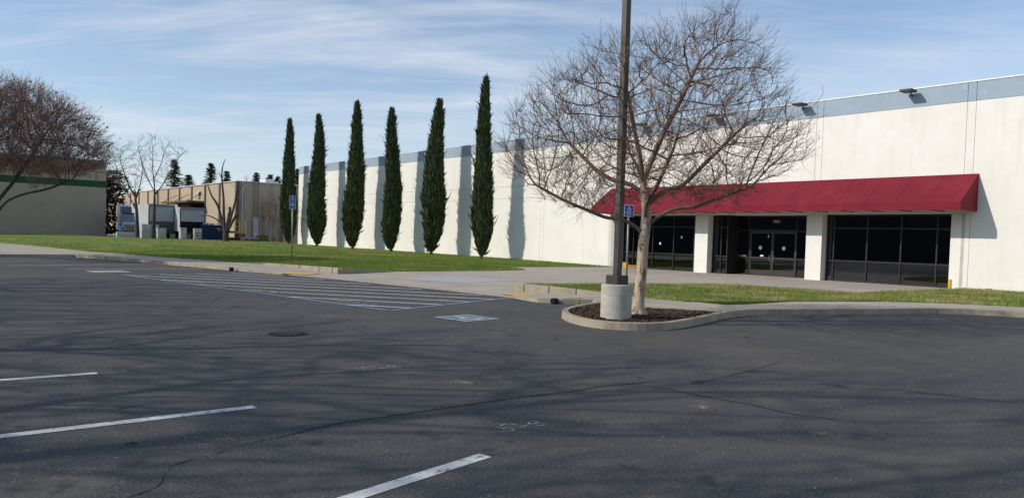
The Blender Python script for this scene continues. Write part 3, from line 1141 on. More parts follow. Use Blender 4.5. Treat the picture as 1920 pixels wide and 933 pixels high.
tag(lfm.build('leaf_litter', LEAFT), 'small dry tan leaves blown along the kerb', 'leaves', kind='stuff')

# storm drain cover
g_ = empty('storm_drain_cover', (-3.71, 12.79, 0))
g_.scale = (.86, .86, 1)
tag(g_, 'round dark cast iron drain cover with waffle grid, flush in the asphalt', 'drain cover')
mb = MB()
n = 28
for j in range(n):
    t0, t1 = 2 * math.pi * j / n, 2 * math.pi * (j + 1) / n
    mb.add([(r_ * math.cos(t), r_ * math.sin(t), .010) for t in (t0, t1) for r_ in (.31, .37)], [(0, 1, 3, 2)])
mb.build('rim', RUBBER, g_)
MB().add([(.33 * math.cos(2 * math.pi * j / n), .33 * math.sin(2 * math.pi * j / n), .005) for j in range(n)], [tuple(range(n))]).build('gap_shade', BLACK, g_)  # flat black disc, the shade between the studs set as colour
for i in range(-3, 4):
    for k in range(-3, 4):
        if math.hypot(i, k) * .088 < .27:
            MB().box(i * .088 - .03, i * .088 + .03, k * .088 - .03, k * .088 + .03, .006, .016).build('raised_stud', IRON, g_)

# dark drain stubs at the kerb
for u, o, lab in ((32.15, 21.28, 'dark drain pipe stub in the kerb left of the ramp'), (15.1, 18.62, 'dark drain pipe stub in the kerb near the lamp base')):
    e = empty('drain_pipe', fp(u, o, 0))
    tag(e, lab, 'pipe', 'kerb drain stubs')
    dv = N[:2]
    MB().tube([(-dv[0] * .1, -dv[1] * .1, .075), (dv[0] * .05, dv[1] * .05, .075)], .085, 14).build('pipe', RUBBER, e)
    MB().tube([(dv[0] * .048, dv[1] * .048, .075), (dv[0] * .052, dv[1] * .052, .075)], .06, 14).build('opening', BLACK, e)

# ------------------------------------------------------------------ white warehouse
BR = math.atan2(-T[1], -T[0])
org = fp(0, 0, 0)
wh = empty('warehouse', org, BR)
tag(wh, 'long white concrete warehouse with grey blue top band and red awning over dark storefront', 'warehouse')
# local axes: X = -u (towards the right), Y = -o (into the building)
ZT, ZB = 8.24, 7.51
GB = .012
joints = [-6.75 + 6.215 * k for k in range(15)]      # centres of the paired vertical joints (u)
joints = [12.02 + 6.205 * k for k in range(-3, 11)]
END_U = 74.3
edges = []
for jn in joints:
    edges += [jn - .155, jn + .155]
edges = [e for e in edges if -8 < e < END_U - .4]
edges = [-8.0] + edges + [END_U]
OPEN = [(24.85, 30.2), (18.66, 24.05), (12.55, 17.9)]   # storefront openings in u
ZH = 3.19


def wall_piece(u0, u1, z0, z1, m_, name, y0=0.0, y1=.22):
    return MB().box(-u1 + GB * .5, -u0 - GB * .5, y0, y1, z0, z1).build(name, m_, wh, bevel=.006, seg=1)


for a, b in zip(edges, edges[1:]):
    nm = 'wall_panel' if b - a > 1 else 'pilaster_strip'
    z0 = -.1
    if b > 12.4 and a < 30.3:
        z0 = ZH + .008
    if a > 30.9:
        cuts = [z0, 4.36, 5.16, ZB]
    else:
        cuts = [z0, ZB]
    for c0_, c1_ in zip(cuts, cuts[1:]):
        g0 = .0 if c0_ == z0 else .006
        wall_piece(a, b, c0_ + g0, c1_ - (.006 if c1_ != ZB else .004), WHITE, nm)
    wall_piece(a, b, ZB + .004, ZT, BLUEW, 'parapet_band', y0=-.004)
# backing so that the joints close, roof and far end wall
MB().box(-END_U + .02, -31.0, .05, .3, -.1, ZT - .05).build('joint_backing', JOINT, wh)
MB().box(-12.0, 8, .05, .3, -.1, ZT - .05).build('joint_backing', JOINT, wh)
MB().box(-30.98, -12.02, .05, .3, ZH + .02, ZT - .05).build('joint_backing', JOINT, wh)
MB().box(-END_U - .01, 8.01, -.03, .27, ZT + .002, ZT + .05).build('coping', COPING, wh)
MB().box(-END_U + .25, 7.9, .3, 45, ZT - .6, ZT - .5).build('roof', COPING, wh)
MB().box(-END_U, -END_U + .2, .24, 45, -.1, ZT - .01).build('end_wall', WHITE, wh)
MB().box(7.8, 8, .24, 45, -.1, ZT - .01).build('end_wall', WHITE, wh)

# storefront columns and jambs
for u0, u1 in ((24.05, 24.85), (17.9, 18.66)):
    MB().box(-u1, -u0, -.002, .62, -.05, ZH).build('column', WHITE, wh, bevel=.01)
MB().box(-30.98, -30.2, 0, .62, -.05, ZH).build('column', WHITE, wh, bevel=.01)
MB().box(-12.55, -12.03, 0, .62, -.05, ZH).build('column', WHITE, wh, bevel=.01)
MB().box(-30.9, -12.1, .31, 4.0, ZH + .01, ZH + .12).build('soffit', WHITE, wh)
# dark room behind the glass
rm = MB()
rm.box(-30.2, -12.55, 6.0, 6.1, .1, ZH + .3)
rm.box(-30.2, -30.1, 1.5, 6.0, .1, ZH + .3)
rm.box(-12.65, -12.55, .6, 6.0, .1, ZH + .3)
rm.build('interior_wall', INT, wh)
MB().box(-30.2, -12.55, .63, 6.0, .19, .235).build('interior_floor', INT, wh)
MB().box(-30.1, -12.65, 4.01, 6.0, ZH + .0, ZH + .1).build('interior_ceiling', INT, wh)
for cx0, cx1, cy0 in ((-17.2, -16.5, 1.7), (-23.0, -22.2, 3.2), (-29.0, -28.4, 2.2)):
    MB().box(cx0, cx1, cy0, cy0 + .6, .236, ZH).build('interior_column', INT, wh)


def bar_v(u, y, z0, z1, w=.055, d=.11, name='mullion'):
    return MB().box(-u - w / 2, -u + w / 2, y - d / 2, y + d / 2, z0, z1).build(name, FRAME, wh)


def bar_h(u0, u1, y, z, w=.055, d=.10, name='transom'):
    return MB().box(-u1, -u0, y - d / 2, y + d / 2, z - w / 2, z + w / 2).build(name, FRAME, wh)


def glaze(us, y, z0, z1, trs):
    """A run of framed panes between the u positions in us, split at heights trs."""
    for u in us:
        bar_v(u, y, z0, z1)
    zs = [z0 + .03] + list(trs) + [z1 - .03]
    for i, (a, b) in enumerate(zip(us, us[1:])):
        lo, hi = min(a, b) + .0275, max(a, b) - .0275
        for z in zs:
            bar_h(lo, hi, y, z)
        for za, zb in zip(zs, zs[1:]):
            MB().box(-hi, -lo, y - .006, y + .006, za + .0275, zb - .0275).build('pane', GLASS, wh)


YG = .45
ZF = .255
glaze([17.85, 17.55, 16.05, 14.62, 13.2, 12.6], YG, ZF, ZH - .005, [1.16, 2.6])
glaze([30.15, 29.42, 28.0, 26.55, 25.2, 24.9], YG, ZF, ZH - .005, [1.14, 2.58])
glaze([24.0, 23.52, 23.15], YG, ZF, ZH - .005, [1.13, 2.58])
# recessed entrance
YD = 1.2
MB().box(-23.18, -23.12, YG + .06, YD, ZF, ZH - .01).build('vestibule_side', FRAME, wh)
MB().box(-18.72, -18.665, YG + .2, YD, ZF, ZH - .01).build('vestibule_side', FRAME, wh)
glaze([23.1, 22.36], YD, ZF, ZH - .005, [1.12, 2.46])
glaze([19.8, 18.74], YD, ZF, ZH - .005, [1.12, 2.46])
bar_h(19.83, 22.33, YD, 2.46, .1)
MB().box(-22.33, -19.83, YD - .006, YD + .006, 2.51, ZH - .01).build('pane', GLASS, wh)
DOORM = mat('dull bronze door rail', (0.05, 0.046, 0.044), rough=.45, metal=.4, spec=.5)
for u0, u1 in ((21.085, 22.32), (19.84, 21.075)):
    d = MB()
    x0, x1 = -u1, -u0
    for q in ((x0, x0 + .06, ZF + .01, 2.40), (x1 - .06, x1, ZF + .01, 2.40), (x0 + .06, x1 - .06, 2.33, 2.40), (x0 + .06, x1 - .06, 1.08, 1.16), (x0 + .06, x1 - .06, ZF + .01, ZF + .27)):
        d.box(q[0], q[1], YD - .03, YD + .03, q[2], q[3])
    d = d.build('door', DOORM, wh)
    for z0, z1 in ((ZF + .27, 1.08), (1.16, 2.33)):
        MB().box(x0 + .06, x1 - .06, YD - .005, YD + .005, z0, z1).build('pane', GLASS, d)
    xc = (x0 + x1) / 2 + (-.06 if u0 > 20.5 else -.02)
    MB().add([(xc + .095 * math.cos(t), YD - .012, 1.62 + .095 * math.sin(t)) for t in np.linspace(0, 2 * math.pi, 19)[:-1]], [tuple(range(18))]).build('round_sticker', SWHITE, d)
    hx = x1 - .1 if u0 > 20.5 else x0 + .1
    MB().tube([(hx, YD - .03, .95), (hx, YD - .1, .97), (hx, YD - .1, 1.25), (hx, YD - .03, 1.27)], .012, 6).build('handle', CHROME, d)
MB().box(-21.75, -21.57, YD - .016, YD - .009, 1.19, 1.26).build('paper_notice', SWHITE, wh)
MB().box(-23.02, -22.55, YD - .02, YD - .009, 1.17, 1.22).build('mail_slot', CHROME, wh)
MB().box(-26.1, -26.0, YG - .013, YG - .009, 1.98, 2.1).build('paper_notice', SWHITE, wh)
MB().box(-27.55, -27.45, YG - .013, YG - .009, 1.62, 1.74).build('paper_notice', SWHITE, wh)
MB().box(-21.35, -21.31, YD - .02, YD - .01, 2.12, 2.26).build('paper_notice', SWHITE, wh)
for u0, u1 in ((29.6, 29.95), (17.6, 17.82)):
    MB().box(-u1, -u0, YG - .02, YG - .055, ZF, ZF + .2).build('sill_block', DOORM, wh)
nm = link('address_number', text_mesh('1951', .2, 'address_number', SWHITE), wh)
nm.location = (-20.9, YD - .06, 2.9)
nm.rotation_euler = (R(90), 0, 0)
MB().box(-12.53, -12.44, -.06, -.005, .2, .62).build('corner_guard', YPAINT, wh)
MB().box(-29.85, -29.6, .05, .3, .25, .55).build('yellow_block', YPAINT, wh)
MB().box(-29.55, -28.75, .08, .3, .25, .42).build('timber_block', mat('orange timber', (0.36, 0.16, 0.05), rough=.8), wh)

# awning -----------------------------------------------------------------
AU0, AU1, AD = 11.64, 30.9, 1.6
zw, zf, zv = 4.72, 3.56, 3.27
fr = MB()
for i in range(17):
    x = -AU0 - (AU1 - AU0) * i / 16 + (0.04 if i == 0 else -.04 if i == 16 else 0)
    x = min(x, -AU0 - .04)
    fr.tube([(x, -.03, zw - .07), (x, -AD + .05, zf - .05)], .02, 6)
    fr.tube([(x, -.02, zv + .02), (x, -AD + .05, zv + .02)], .018, 6)
fr.tube([(-AU0 - .03, -AD + .04, zv + .02), (-AU1 + .03, -AD + .04, zv + .02)], .022, 6)
fr.tube([(-AU0 - .03, -AD + .05, zf - .05), (-AU1 + .03, -AD + .05, zf - .05)], .022, 6)
aw = fr.build('awning', DARKM, wh)
aw['label'] = 'long red fabric awning over the storefront'
NP = 16
ra = random.Random(4)
for i in range(NP):
    x0 = -AU1 + (AU1 - AU0) * i / NP
    x1 = -AU1 + (AU1 - AU0) * (i + 1) / NP
    vs, fs = [], []
    nx, ny = 7, 5
    for a in range(nx):
        for b in range(ny):
            fx, fy = a / (nx - 1), b / (ny - 1)
            sag = -.012 * math.sin(math.pi * fx) * math.sin(math.pi * fy) * ra.uniform(.9, 1.1)
            vs.append((x0 + (x1 - x0) * fx, -AD * fy - (.002), zw + (zf - zw) * fy + sag))
    for a in range(nx - 1):
        for b in range(ny - 1):
            k = a * ny + b
            fs.append((k, k + 1, k + ny + 1, k + ny))
    k = len(vs)
    vs += [(x0, -AD - .002, zf), (x1, -AD - .002, zf), (x1, -AD - .006, zv), (x0, -AD - .006, zv)]
    fs.append((k + 1, k, k + 3, k + 2))
    MB().add(vs, fs).build('fabric_panel', AWN, aw)
    if i:
        MB().tube([(x0, -.01, zw), (x0, -AD - .003, zf + .004), (x0, -AD - .008, zv + .005)], .004, 5).build('seam', AWN, aw)
for x in (-AU0, -AU1):
    MB().add([(x, -.005, zw), (x, -AD, zf), (x, -AD, zv), (x, -.005, zv)], [(0, 1, 2, 3)]).build('end_panel', AWN, aw)

# parapet floodlights ------------------------------------------------------
for u in (14.25, 19.0, 23.72, 28.45):
    b = MB().box(-u - .24, -u + .24, -.70, -.16, 8.08, 8.17).build('floodlight', DARKM, wh, bevel=.01)
    MB().tube([(-u, -.2, 8.06), (-u, -.10, 7.98), (-u, .0, 7.98)], .03, 8).build('arm', DARKM, b)
    MB().box(-u - .2, -u + .2, -.66, -.2, 8.068, 8.081).build('lens', DARKM, b)
MB().box(-11.2, -11.0, -.12, -.004, .28, .36).build('wall_vent', GALV, wh)


# ------------------------------------------------------------------ trees
def colonize(seed, paths, env, npts, D, K, step, tip, expo, maxit=90, grav=0.0, jit=.25, inertia=.35):
    """Space colonisation. paths: starting polylines (first one from the ground up).  Returns pos, parent, radius."""
    rs = np.random.RandomState(seed)
    pos, par = [], []

    def find(p):
        if not pos:
            return -1
        d = [np.linalg.norm(np.array(q) - p) for q in pos]
        return int(np.argmin(d))
    for pl in paths:
        pts = [np.array(p, float) for p in resample(catmull(pl, 4), step)]
        pr = find(pts[0])
        if pr >= 0 and np.linalg.norm(pos[pr] - pts[0]) < step * .9:
            pts = pts[1:]
        for p in pts:
            pos.append(p)
            par.append(pr)
            pr = len(pos) - 1
    A = env(rs, npts)
    pos = np.array(pos)
    par = list(par)
    nn = np.full(len(A), -1)
    nd_ = np.full(len(A), 1e9)

    def upd(i0):
        for s0 in range(i0, len(pos), 200):
            d = np.linalg.norm(A[:, None, :] - pos[None, s0:s0 + 200, :], axis=2)
            j = d.argmin(1)
            dm = d[np.arange(len(A)), j]
            b = dm < nd_
            nd_[b] = dm[b]
            nn[b] = j[b] + s0
    upd(0)
    kids = {}
    for it in range(maxit):
        keep = nd_ > K
        A, nn, nd_ = A[keep], nn[keep], nd_[keep]
        if len(A) == 0:
            break
        act = nd_ < D
        if not act.any():
            break
        dirs = A[act] - pos[nn[act]]
        dirs /= np.linalg.norm(dirs, axis=1)[:, None]
        acc = {}
        for i, d in zip(nn[act], dirs):
            acc[i] = acc.get(i, 0) + d
        new = []
        for i, d in acc.items():
            if kids.get(i, 0) >= 3:
                continue
            l = np.linalg.norm(d)
            if l < 1e-6:
                continue
            d = d / l
            # keep some of the parent's heading so that limbs stay smooth
            if par[i] >= 0:
                h = pos[i] - pos[par[i]]
                h /= max(np.linalg.norm(h), 1e-9)
                d = d + h * inertia
            d = d + rs.randn(3) * jit + np.array([0, 0, grav])
            d /= np.linalg.norm(d)
            new.append((i, pos[i] + d * step))
            kids[i] = kids.get(i, 0) + 1
        if not new:
            break
        i0 = len(pos)
        pos = np.vstack([pos, np.array([p for _, p in new])])
        par += [i for i, _ in new]
        upd(i0)
    n = len(pos)
    r_ = np.zeros(n)
    acc = np.zeros(n)
    for i in range(n - 1, -1, -1):
        v = acc[i] if acc[i] > 0 else tip ** expo
        r_[i] = v ** (1 / expo)
        if par[i] >= 0:
            acc[par[i]] += v * 1.0
    return pos, par, r_


def tree_mesh(pos, par, r_, thick, mid):
    """Chains of the skeleton as tubes: (trunk and limbs, branches, twigs)."""
    n = len(pos)
    ch = [[] for _ in range(n)]
    roots = []
    for i, p in enumerate(par):
        (ch[p] if p >= 0 else roots).append(i)
    out = [MB(), MB(), MB()]
    stack = [(r0, None) for r0 in roots]
    tips = []
    while stack:
        i, p0 = stack.pop()
        chain = [i]
        while ch[chain[-1]]:
            c = sorted(ch[chain[-1]], key=lambda k: -r_[k])
            for k in c[1:]:
                stack.append((k, chain[-1]))
            chain.append(c[0])
        tips.append(chain[-1])
        pts = [pos[k] for k in chain]
        rad = [r_[k] for k in chain]
        if p0 is not None:
            pts = [pos[p0]] + pts
            rad = [min(r_[p0], rad[0] * 1.15)] + rad
        if len(pts) < 2:
            continue
        # split by thickness
        cls = [0 if q > thick else 1 if q > mid else 2 for q in rad]
        s = 0
        while s < len(pts) - 1:
            e = s + 1
            while e < len(pts) - 1 and cls[e] == cls[s]:
                e += 1
            c = cls[s]
            out[c].tube(pts[s:e + 1], rad[s:e + 1], (10, 6, 3)[c], cap=False)
            s = e
    return out, tips


def add_twigs(mb, pos, par, r_, rs, rmax, per, lmin, lmax, rad, upb=.35, pods=None, podp=0.0, leaves=None, leafp=0.0, centre=None, wob=.22):
    ids = [i for i in range(len(pos)) if r_[i] < rmax and par[i] >= 0]
    for i in ids:
        h = pos[i] - pos[par[i]]
        h /= max(np.linalg.norm(h), 1e-9)
        k = per if isinstance(per, int) else (1 if rs.random() < per else 0)
        for _ in range(k):
            d = h + np.array([rs.gauss(0, .55), rs.gauss(0, .55), rs.gauss(upb, .4)])
            if centre is not None:
                q_ = pos[i] - np.array(centre)
                d = d + q_ / max(np.linalg.norm(q_), .1) * .6
            d /= np.linalg.norm(d)
            L = rs.uniform(lmin, lmax)
            p = pos[i].copy()
            pts = [p.copy()]
            for s in range(3):
                d = d + np.array([rs.gauss(0, wob), rs.gauss(0, wob), rs.gauss(.05, wob)])
                d /= np.linalg.norm(d)
                p = p + d * L / 3
                pts.append(p.copy())
            mb.tube(pts, [rad, rad * .85, rad * .7, rad * .45], 3, cap=False)
            if rs.random() < .6:
                q = pts[1 + rs.randrange(2)]
                d2 = d + np.array([rs.gauss(0, .7), rs.gauss(0, .7), rs.gauss(.1, .4)])
                d2 /= np.linalg.norm(d2)
                mb.tube([q, q + d2 * L * .3, q + d2 * L * .5 + np.array([0, 0, .03])], [rad * .7, rad * .6, rad * .4], 3, cap=False)
            if pods is not None and rs.random() < podp:
                for _k in range(rs.randint(2, 5)):
                    c = p + np.array([rs.gauss(0, .03), rs.gauss(0, .03), rs.gauss(0, .03)])
                    a = rs.uniform(.007, .012)
                    pods.add([c + (a, 0, 0), c - (a, 0, 0), c + (0, a, 0), c - (0, a, 0), c + (0, 0, a * 1.3), c - (0, 0, a * 1.3)],
                             [(0, 2, 4), (2, 1, 4), (1, 3, 4), (3, 0, 4), (2, 0, 5), (1, 2, 5), (3, 1, 5), (0, 3, 5)])
            if leaves is not None and rs.random() < leafp:
                c = p
                a = rs.uniform(.03, .07)
                e1 = np.array([rs.gauss(0, 1), rs.gauss(0, 1), rs.gauss(0, 1)])
                e1 /= np.linalg.norm(e1)
                e2 = np.array([rs.gauss(0, 1), rs.gauss(0, 1), rs.gauss(0, 1)])
                leaves.add([c - e1 * a, c + e2 * a * .5, c + e1 * a, c - e2 * a * .5], [(0, 1, 2, 3)])


def flare(mb, base, r0, r1, h, n=10, rs=random.Random(1)):
    """Root flare at the foot of a trunk."""
    for k in range(9):
        t = k * .698 + rs.uniform(-.2, .2)
        d = np.array([math.cos(t), math.sin(t), 0])
        b = np.array(base, float)
        mb.tube([b + d * r0 * 1.05 + (0, 0, -.06), b + d * r0 * .75 + (0, 0, h * .25), b + d * r1 * .55 + (0, 0, h)], [r0 * .26, r0 * .3, r1 * .3], 7, cap=False)


# envelope of the island tree, from its outline
OUT = [(-1.0, 2.15), (-1.6, 2.15), (-2.5, 2.65), (-3.15, 3.1), (-3.3, 3.6), (-3.05, 4.3), (-2.45, 5.0), (-1.9, 5.45), (-1.3, 5.8), (-.6, 6.05), (0, 6.15), (.5, 6.25), (.95, 6.5), (1.3, 6.75), (1.75, 6.65), (2.2, 6.15),
       (2.6, 5.7), (3.1, 4.9), (3.4, 4.3), (3.65, 3.85), (3.45, 3.35), (3.0, 3.0), (2.3, 2.5), (1.3, 2.3), (.6, 2.35), (0, 2.4)]


def inpoly(x, z, pl):
    c = False
    for i in range(len(pl)):
        x1, z1 = pl[i]
        x2, z2 = pl[i - 1]
        if (z1 > z) != (z2 > z) and x < (x2 - x1) * (z - z1) / (z2 - z1) + x1:
            c = not c
    return c


def env_outline(pl, depth, bias=.35):
    xs = [p[0] for p in pl]
    zs = [p[1] for p in pl]
    zm = min(zs)
    xc = (min(xs) + max(xs)) / 2

    def f(rs, n):
        out = []
        while len(out) < n:
            x, z, y = rs.uniform(min(xs), max(xs)), rs.uniform(zm, max(zs)), rs.uniform(-depth, depth)
            # the outline shrinks towards front and back, like a dome
            k = math.sqrt(max(1e-4, 1 - (y / depth) ** 2))
            X = xc + (x - xc) / max(k, .25)
            Z = zm + (z - zm - .12 * abs(y)) / max(.35 + .65 * k, .3)
            if inpoly(X, Z, pl):
                rel = (x ** 2 + (z - 2.6) ** 2 + y * y) ** .5
                if rs.rand() < bias + (1 - bias) * min(1, rel / 3.0):
                    out.append((x, y, z))
        return np.array(out)
    return f


limbs = [
    [(0, 0, 0), (.03, .0, .5), (.06, .01, 1.0), (.07, .0, 1.5), (.1, 0, 1.92), (.12, 0, 2.32), (.05, .02, 2.7), (.03, .05, 3.0)],
    [(.08, 0, 1.75), (-.12, -.08, 2.0), (-.45, -.15, 2.15), (-.8, -.2, 2.18), (-1.2, -.25, 2.32), (-1.8, -.3, 2.55), (-2.4, -.35, 2.85)],
    [(.1, 0, 1.95), (.3, -.08, 2.18), (.7, -.2, 2.42), (1.15, -.3, 2.48), (1.7, -.35, 2.7), (2.3, -.4, 2.95)],
    [(.1, 0, 2.35), (.25, .1, 2.6), (.6, .25, 2.85), (1.0, .35, 3.0), (1.5, .5, 3.5), (2.1, .6, 4.1)],
    [(.05, .02, 2.75), (-.25, .1, 2.95), (-.6, .3, 3.05), (-1.0, .5, 3.3), (-1.6, .7, 3.9)],
    [(.03, .05, 3.0), (.2, .0, 3.5), (.42, -.1, 4.1), (.75, -.15, 4.8), (1.05, -.2, 5.5)],
    [(.03, .05, 3.0), (-.1, -.25, 3.5), (-.3, -.5, 4.1), (-.5, -.8, 4.8)],
    [(.1, 0, 2.2), (.05, -.45, 2.5), (.15, -1.1, 2.9), (.3, -1.7, 3.5)],
    [(.1, 0, 2.4), (.2, .5, 2.7), (.2, 1.2, 3.2), (.0, 1.8, 3.8)],
]
pos, par, rr = colonize(7, limbs, env_outline(OUT, 2.9, .3), 4600, 1.1, .18, .11, .0052, 2.22, maxit=85, grav=.07, jit=.10, inertia=.55)
rr = np.minimum(rr, .135)
for i_ in range(len(rr)):
    if pos[i_][2] < .45 and abs(pos[i_][0]) < .3 and abs(pos[i_][1]) < .3:
        rr[i_] = .125 + .085 * (1 - pos[i_][2] / .45) ** 2
(tk, brn, tw), tips = tree_mesh(pos, par, rr, .06, .0105)
pods = MB()
add_twigs(tw, pos, par, rr, random.Random(5), .0105, 2, .16, .60, .0033, .45, pods, .05, centre=(0, 0, 2.0), wob=.14)
flare(tk, (0, 0, 0), .215, .15, .2)
tr = empty('island_tree', (2.76, 16.67, .11))
tr.scale = (.965, .965, .965)
tag(tr, 'wide leafless tree with pale peeling trunk on the planted island beside the lamp post', 'tree')
tk.build('trunk', BARKP, tr, smooth=True)
brn.build('branches', BARKM, tr, smooth=True)['kind'] = 'stuff'
tw.build('crown', TWIG, tr)['kind'] = 'stuff'
pods.build('seed_pods', POD, tr)['kind'] = 'stuff'
# one long whippy shoot at the right of the crown
MB().tube([(2.9, 0, 4.2), (3.3, .1, 4.5), (3.75, .1, 4.75), (4.0, .1, 5.1), (3.98, .1, 5.3)], [.008, .007, .006, .005, .003], 4).build('long_shoot', TWIG, tr)

# tree at the left edge and its kin outside the frame, whose shadows cross the asphalt
OUTL = [(-4.6, 3.7), (-5.2, 4.2), (-5.2, 5.4), (-4.4, 6.8), (-3.0, 7.8), (-1.0, 8.3), (1.0, 8.4), (2.6, 8.0), (4.0, 7.2), (5.0, 6.1), (5.5, 5.0), (5.3, 4.3), (4.4, 3.9), (2.5, 3.8), (0, 3.8), (-2.5, 3.7)]
limbs2 = [
    [(0, 0, 0), (.05, 0, .8), (.2, 0, 1.5), (.35, 0, 2.0), (.3, .1, 2.6), (.2, .2, 3.4)],
    [(.3, 0, 1.9), (.9, -.1, 2.6), (1.8, -.2, 3.0), (3.0, -.2, 3.3), (4.2, -.2, 3.8)],
    [(.25, 0, 1.6), (-.5, .2, 2.4), (-1.5, .4, 3.0), (-2.8, .5, 3.7)],
    [(.3, .1, 2.6), (.9, .4, 3.6), (1.6, .6, 4.8), (2.2, .8, 6.0)],
    [(.2, .2, 3.4), (-.3, -.3, 4.4), (-.8, -.7, 5.6), (-1.0, -.9, 6.6)],
    [(.3, .05, 2.3), (.4, -1.0, 3.2), (.5, -2.2, 4.2)],
    [(.3, .05, 2.5), (.2, 1.2, 3.4), (.0, 2.4, 4.4)],
]
pos, par, rr = colonize(21, limbs2, env_outline(OUTL, 4.4, .35), 4300, 1.5, .28, .2, .0078, 2.35, maxit=75, grav=.05, jit=.1, inertia=.5)
rr = np.minimum(rr, .19)
(tk, brn, tw), tips = tree_mesh(pos, par, rr, .05, .018)
lv = MB()
add_twigs(tw, pos, par, rr, random.Random(9), .0165, 5, .3, 1.0, .0068, .25, None, 0, lv, .2, centre=(0, 0, 3.0), wob=.15)
flare(tk, (0, 0, 0), .27, .19, .4)
lt = empty('bare_tree', (-25.9, 38.0, .15))
tag(lt, 'large dark leafless tree with a few tan leaves at the left edge', 'tree')
tk.build('trunk', BARKD, lt, smooth=True)
brn.build('branches', BARKD, lt, smooth=True)['kind'] = 'stuff'
tw.build('crown', TWIGD, lt)['kind'] = 'stuff'
lv.build('dead_leaves', LEAFT, lt)['kind'] = 'stuff'
pos, par, rr = colonize(33, limbs2, env_outline(OUTL, 4.4, .35), 1700, 1.7, .38, .25, .012, 2.3, maxit=60, grav=.05, jit=.12, inertia=.5)
rr = np.minimum(rr, .19)
(tk, brn, tw), tips = tree_mesh(pos, par, rr, .05, .02)
add_twigs(tw, pos, par, rr, random.Random(19), .02, 1, .3, .9, .008, .25, centre=(0, 0, 3.0), wob=.15)
ot = empty('bare_tree', (0, 0, 0))
tk.build('trunk', BARKD, ot, smooth=True)
brn.build('branches', BARKD, ot, smooth=True)['kind'] = 'stuff'
tw.build('crown', TWIGD, ot)['kind'] = 'stuff'
for i, (x, y, rz, sc, lab) in enumerate(((-14.5, 0.3, 1.3, 1.5, 'leafless tree outside the left edge shading the nearest asphalt'),
                                        (-21.5, 6.0, 2.9, 1.4, 'leafless tree outside the left edge shading the foreground stalls'),
                                        (-28.0, 14.5, 4.2, 1.4, 'leafless tree outside the left edge shading the asphalt before the aisle'),
                                        (-10.5, -4.0, 5.3, 1.4, 'leafless tree behind the camera shading the lower right asphalt'))):
    c = ot if i == 0 else copy_tree(ot)
    c.location = (x, y, .02)
    c.rotation_euler.z = rz
    c.scale = (sc, sc, sc)
    tag(c, lab, 'tree', 'trees along the parking lot edge')
lt['group'] = 'trees along the parking lot edge'


# cypress ------------------------------------------------------------------
def cypress(name, x, y, z, h, w, lean, seed, label, notch=None, topf=.72):
    rs = np.random.RandomState(seed)
    e = empty(name, (x, y, z - .05))
    tag(e, label, 'cypress', 'row of cypresses along the white wall')
    ph = rs.rand(6) * 6.28

    def prof(t, a):
        b = min(1, (t / .13)) ** .62 * (1 - .12 * max(0, t - .25)) if t < .45 else 0
        base = (min(1, t / .16)) ** .6
        top = min(1, max(0, (1 - t)) / topf) ** .74
        r_ = w * base * top
        r_ *= 1 + .10 * math.sin(3 * a + ph[0] + 5 * t) + .08 * math.sin(9 * t + ph[1] + a) + .07 * math.sin(21 * t + 2 * a + ph[2])
        if notch:
            for (t0, t1, a0, k) in notch:
                g = math.exp(-((t - t0) / t1) ** 2) * (.5 + .5 * math.cos(a - a0))
                r_ *= 1 + k * g
        return max(.02, r_)

    def ax(t):
        return np.array([lean * t ** 1.3 + .05 * math.sin(7 * t + ph[3]), .05 * math.sin(6 * t + ph[4]), t * h])
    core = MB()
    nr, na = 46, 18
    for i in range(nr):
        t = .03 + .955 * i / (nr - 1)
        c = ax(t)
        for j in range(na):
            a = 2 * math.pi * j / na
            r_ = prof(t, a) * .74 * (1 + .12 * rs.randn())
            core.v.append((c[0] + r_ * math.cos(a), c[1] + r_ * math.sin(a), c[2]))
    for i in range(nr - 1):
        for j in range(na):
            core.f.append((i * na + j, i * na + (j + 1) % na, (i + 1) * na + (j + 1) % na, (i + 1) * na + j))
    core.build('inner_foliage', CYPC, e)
    MB().tube([(0, 0, -.1), (0, 0, .3), (0, 0, 1.2)], [.15, .11, .09], 8).build('trunk', BARKD, e)
    n = 8500
    V = np.empty((n * 6, 3))
    t = rs.rand(n) ** .92 * .975 + .015
    a = rs.rand(n) * 2 * math.pi
    for i in range(n):
        c = ax(t[i])
        ca, sa = math.cos(a[i]), math.sin(a[i])
        k = .62 + .40 * rs.rand() ** .6
        if rs.rand() < .02:
            k *= 1.12
        r_ = prof(t[i], a[i]) * k
        p = c + np.array([r_ * ca, r_ * sa, 0])
        out = rs.uniform(.0, .42) if rs.rand() > .03 else rs.uniform(.8, 1.6)
        d = np.array([ca * out + rs.randn() * .13, sa * out + rs.randn() * .13, 1.0])
        d /= np.linalg.norm(d)
        L = rs.uniform(.25, .72) * (1 if t[i] < .93 else .8)
        s = np.cross(d, np.array([ca, sa, .2]) + rs.randn(3) * .5)
        s /= np.linalg.norm(s)
        wd = rs.uniform(.03, .075)
        if rs.rand() < .006:
            L *= 1.9
        m_ = p + d * L * .42
        q = np.cross(s, d) * wd * .5
        V[i * 6] = p
        V[i * 6 + 1] = m_ + s * wd + q
        V[i * 6 + 2] = p + d * L
        V[i * 6 + 3] = p
        V[i * 6 + 4] = p + d * L
        V[i * 6 + 5] = m_ - s * wd + q
    me = bpy.data.meshes.new('foliage')
    me.vertices.add(n * 6)
    me.vertices.foreach_set('co', V.ravel())
    me.loops.add(n * 6)
    me.loops.foreach_set('vertex_index', np.arange(n * 6))
    me.polygons.add(n * 2)
    me.polygons.foreach_set('loop_start', np.arange(0, n * 6, 3))
    me.update()
    me.materials.append(CYP)
    link('crown', me, e)
    return e


